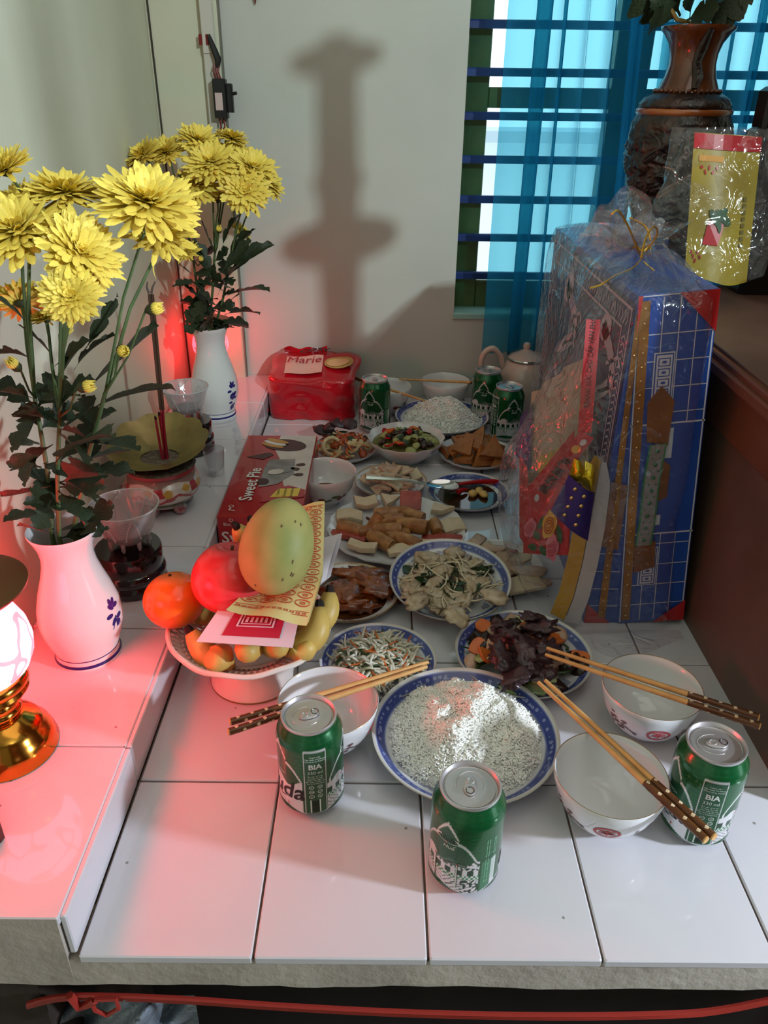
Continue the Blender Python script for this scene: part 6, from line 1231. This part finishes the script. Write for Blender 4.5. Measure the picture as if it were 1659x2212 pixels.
MB().lathe([(.0865, .234), (.0895, .237), (.0895, .243), (.0865, .246)], 56, VB, cap=False).build('orange_band', mat('orange_glaze', (150, 82, 36), .15, coat=.6), t, ang=50)
MB().lathe([(rv_, z_) for rv_, z_ in ((.0865, .246), (.0845, .254), (.078, .264), (.068, .270), (.060, .274))], 100, VB, lambda r, z, a: (r+.003*mnoise.noise((math.cos(a)*5, math.sin(a)*5, z*90)), z)).build('shoulder', DK, t, ang=0)
MB().lathe([(.058, .274), (.054, .284), (.0465, .302), (.0425, .322), (.0430, .340), (.0480, .358), (.0590, .374), (.0660, .381), (.0665, .386), (.062, .387), (.050, .374), (.041, .356), (.038, .330), (.040, .30)], 56, VB, cap=False).build('neck', BR_, t, ang=50)
for k in range(34): a = 2*PI*k/34; ob('bead', bpy.data.meshes.get('bead_m') or (lambda m_: (setattr(m_, 'name', 'bead_m'), m_)[1])(blob((.0042, .0042, .0042), 1, .02, 1, 1)), DK if k % 3 else BR_, t, loc=(.0595*math.cos(a), .0595*math.sin(a), .277))
for k in range(14): a = 2*PI*k/14; o = ob('petal_boss', bpy.data.meshes.get('boss_m') or (lambda m_: (setattr(m_, 'name', 'boss_m'), m_)[1])(blob((.007, .003, .011), 2, .05, 1, 2)), BR_, t, loc=(.0645*math.cos(a), .0645*math.sin(a), .030), rot=(0, 0, a+PI/2))
def swirl(cx_, cz_, sc2, m):   # dragon coils in relief
    pts = []
    for i in range(22):
        s = i/21; a = cx_+sc2*(.5*math.sin(s*9)+.9*(s-.5)); z = cz_+sc2*.055*math.cos(s*7)-.03*s*sc2; r_ = rv(z)+.007; pts.append((VB.x+r_*math.cos(a), VB.y+r_*math.sin(a), VB.z+z))
    MB().tube(pts, [.0022+.0034*math.sin(PI*i/21) for i in range(22)], 7).build('dragon_coil', m, t)
OG = mat('amber_glaze', (112, 68, 32), .18, c2=(70, 42, 24), ns=30, coat=.5)
swirl(-1.3, .185, .42, OG); swirl(-1.9, .120, .45, OG); swirl(-1.1, .10, .4, DK); swirl(-2.3, .18, .4, DK)
MB().tube([(VB.x+(r_+.002)*math.cos(a), VB.y+(r_+.002)*math.sin(a), VB.z+z) for r_, z, a in ((.062, .380, -1.55), (.046, .350, -1.65), (.044, .325, -1.75), (.048, .300, -1.62), (.056, .280, -1.7))], [.005, .010, .008, .010, .006], 8).build('neck_dragon', DK, t)
t.scale = (.89, .89, .845)
t = thing('green_foliage', 'thick dark green leaves sprouting from the brown vase', 'leaves', VB+Vector((0, 0, .38))); LF2 = mat('thick_leaf', (52, 74, 50), .4, c2=(38, 58, 40), ns=25)
for u, v, u2, v2 in ((1450, 40, 1390, -5), (1440, 30, 1420, 45), (1470, 35, 1440, -30), (1490, 40, 1500, -40), (1510, 40, 1560, -20), (1500, 35, 1598, 5), (1480, 45, 1530, 25), (1520, 40, 1585, 30), (1465, 42, 1425, 15)):
    p = aty(u, v, 1.47); q = aty(u2, v2, 1.44); dd = q-p; o = ob('leaf', LEAVES[(u+v) % 5], LF2, t, loc=p-(VB+Vector((0, 0, .38))), rot=dd.to_track_quat('X', 'Z').to_euler()); L = max(dd.length*1.3, .06); o.scale = (L, L*1.2, L); o.rotation_euler.rotate_axis('X', 1.2)
MB().tube([VB+Vector((-.012, 0, .33)), aty(1462, 42, 1.46), aty(1440, 5, 1.46)], .0035, 6).build('stem', mat('tan_stem', (150, 120, 64), .6), t)
# tall altar candlestick on the right (casts the tall shadow on the back wall)
t = thing('altar_candlestick', 'tall brass altar candlestick standing on the dark cabinet', 'candlestick', (.468, .600, .368)); c = (.468, .600, .368)
MB().lathe([(0, 0), (.040, 0), (.041, .012), (.034, .03), (.026, .06), (.024, .30), (.028, .44), (.026, .462)], 32, c).build('column', BRASS, t); MB().lathe([(.026, .462), (.076, .470), (.078, .478), (.026, .484)], 32, c).build('lower_tray', BRASS, t); MB().lathe([(.026, .484), (.027, .54), (.034, .555), (.027, .57), (.025, .68), (.030, .692)], 32, c).build('shaft', BRASS, t); MB().lathe([(.030, .692), (.054, .699), (.056, .706), (.022, .711), (.019, .726), (0, .726)], 32, c).build('drip_tray', BRASS, t)

# ================================================================ labels: look-alikes told apart by their order from the left
ORD = ['first', 'second', 'third', 'fourth', 'fifth', 'sixth', 'seventh', 'eighth', 'ninth', 'tenth', 'eleventh', 'twelfth', 'thirteenth', 'fourteenth', 'fifteenth', 'sixteenth', 'seventeenth', 'eighteenth', 'nineteenth', 'twentieth', 'twenty-first', 'twenty-second', 'twenty-third', 'twenty-fourth', 'twenty-fifth', 'twenty-sixth']
bpy.context.view_layer.update(); by = {}
for o in col.objects:
    if o.parent is None and o.get('label'): by.setdefault(o['label'], []).append(o)
def sx_(o):
    p = o.matrix_world.translation-Vector((0, 0, CH)); return p.dot(cr)/p.dot(fw)
for l, os_ in by.items():
    if 1 < len(os_) <= 26:
        for i, o in enumerate(sorted(os_, key=sx_)): o['label'] = l+', '+ORD[i]+' from the left'
for o in col.objects:
    if '_used' in o: del o['_used']
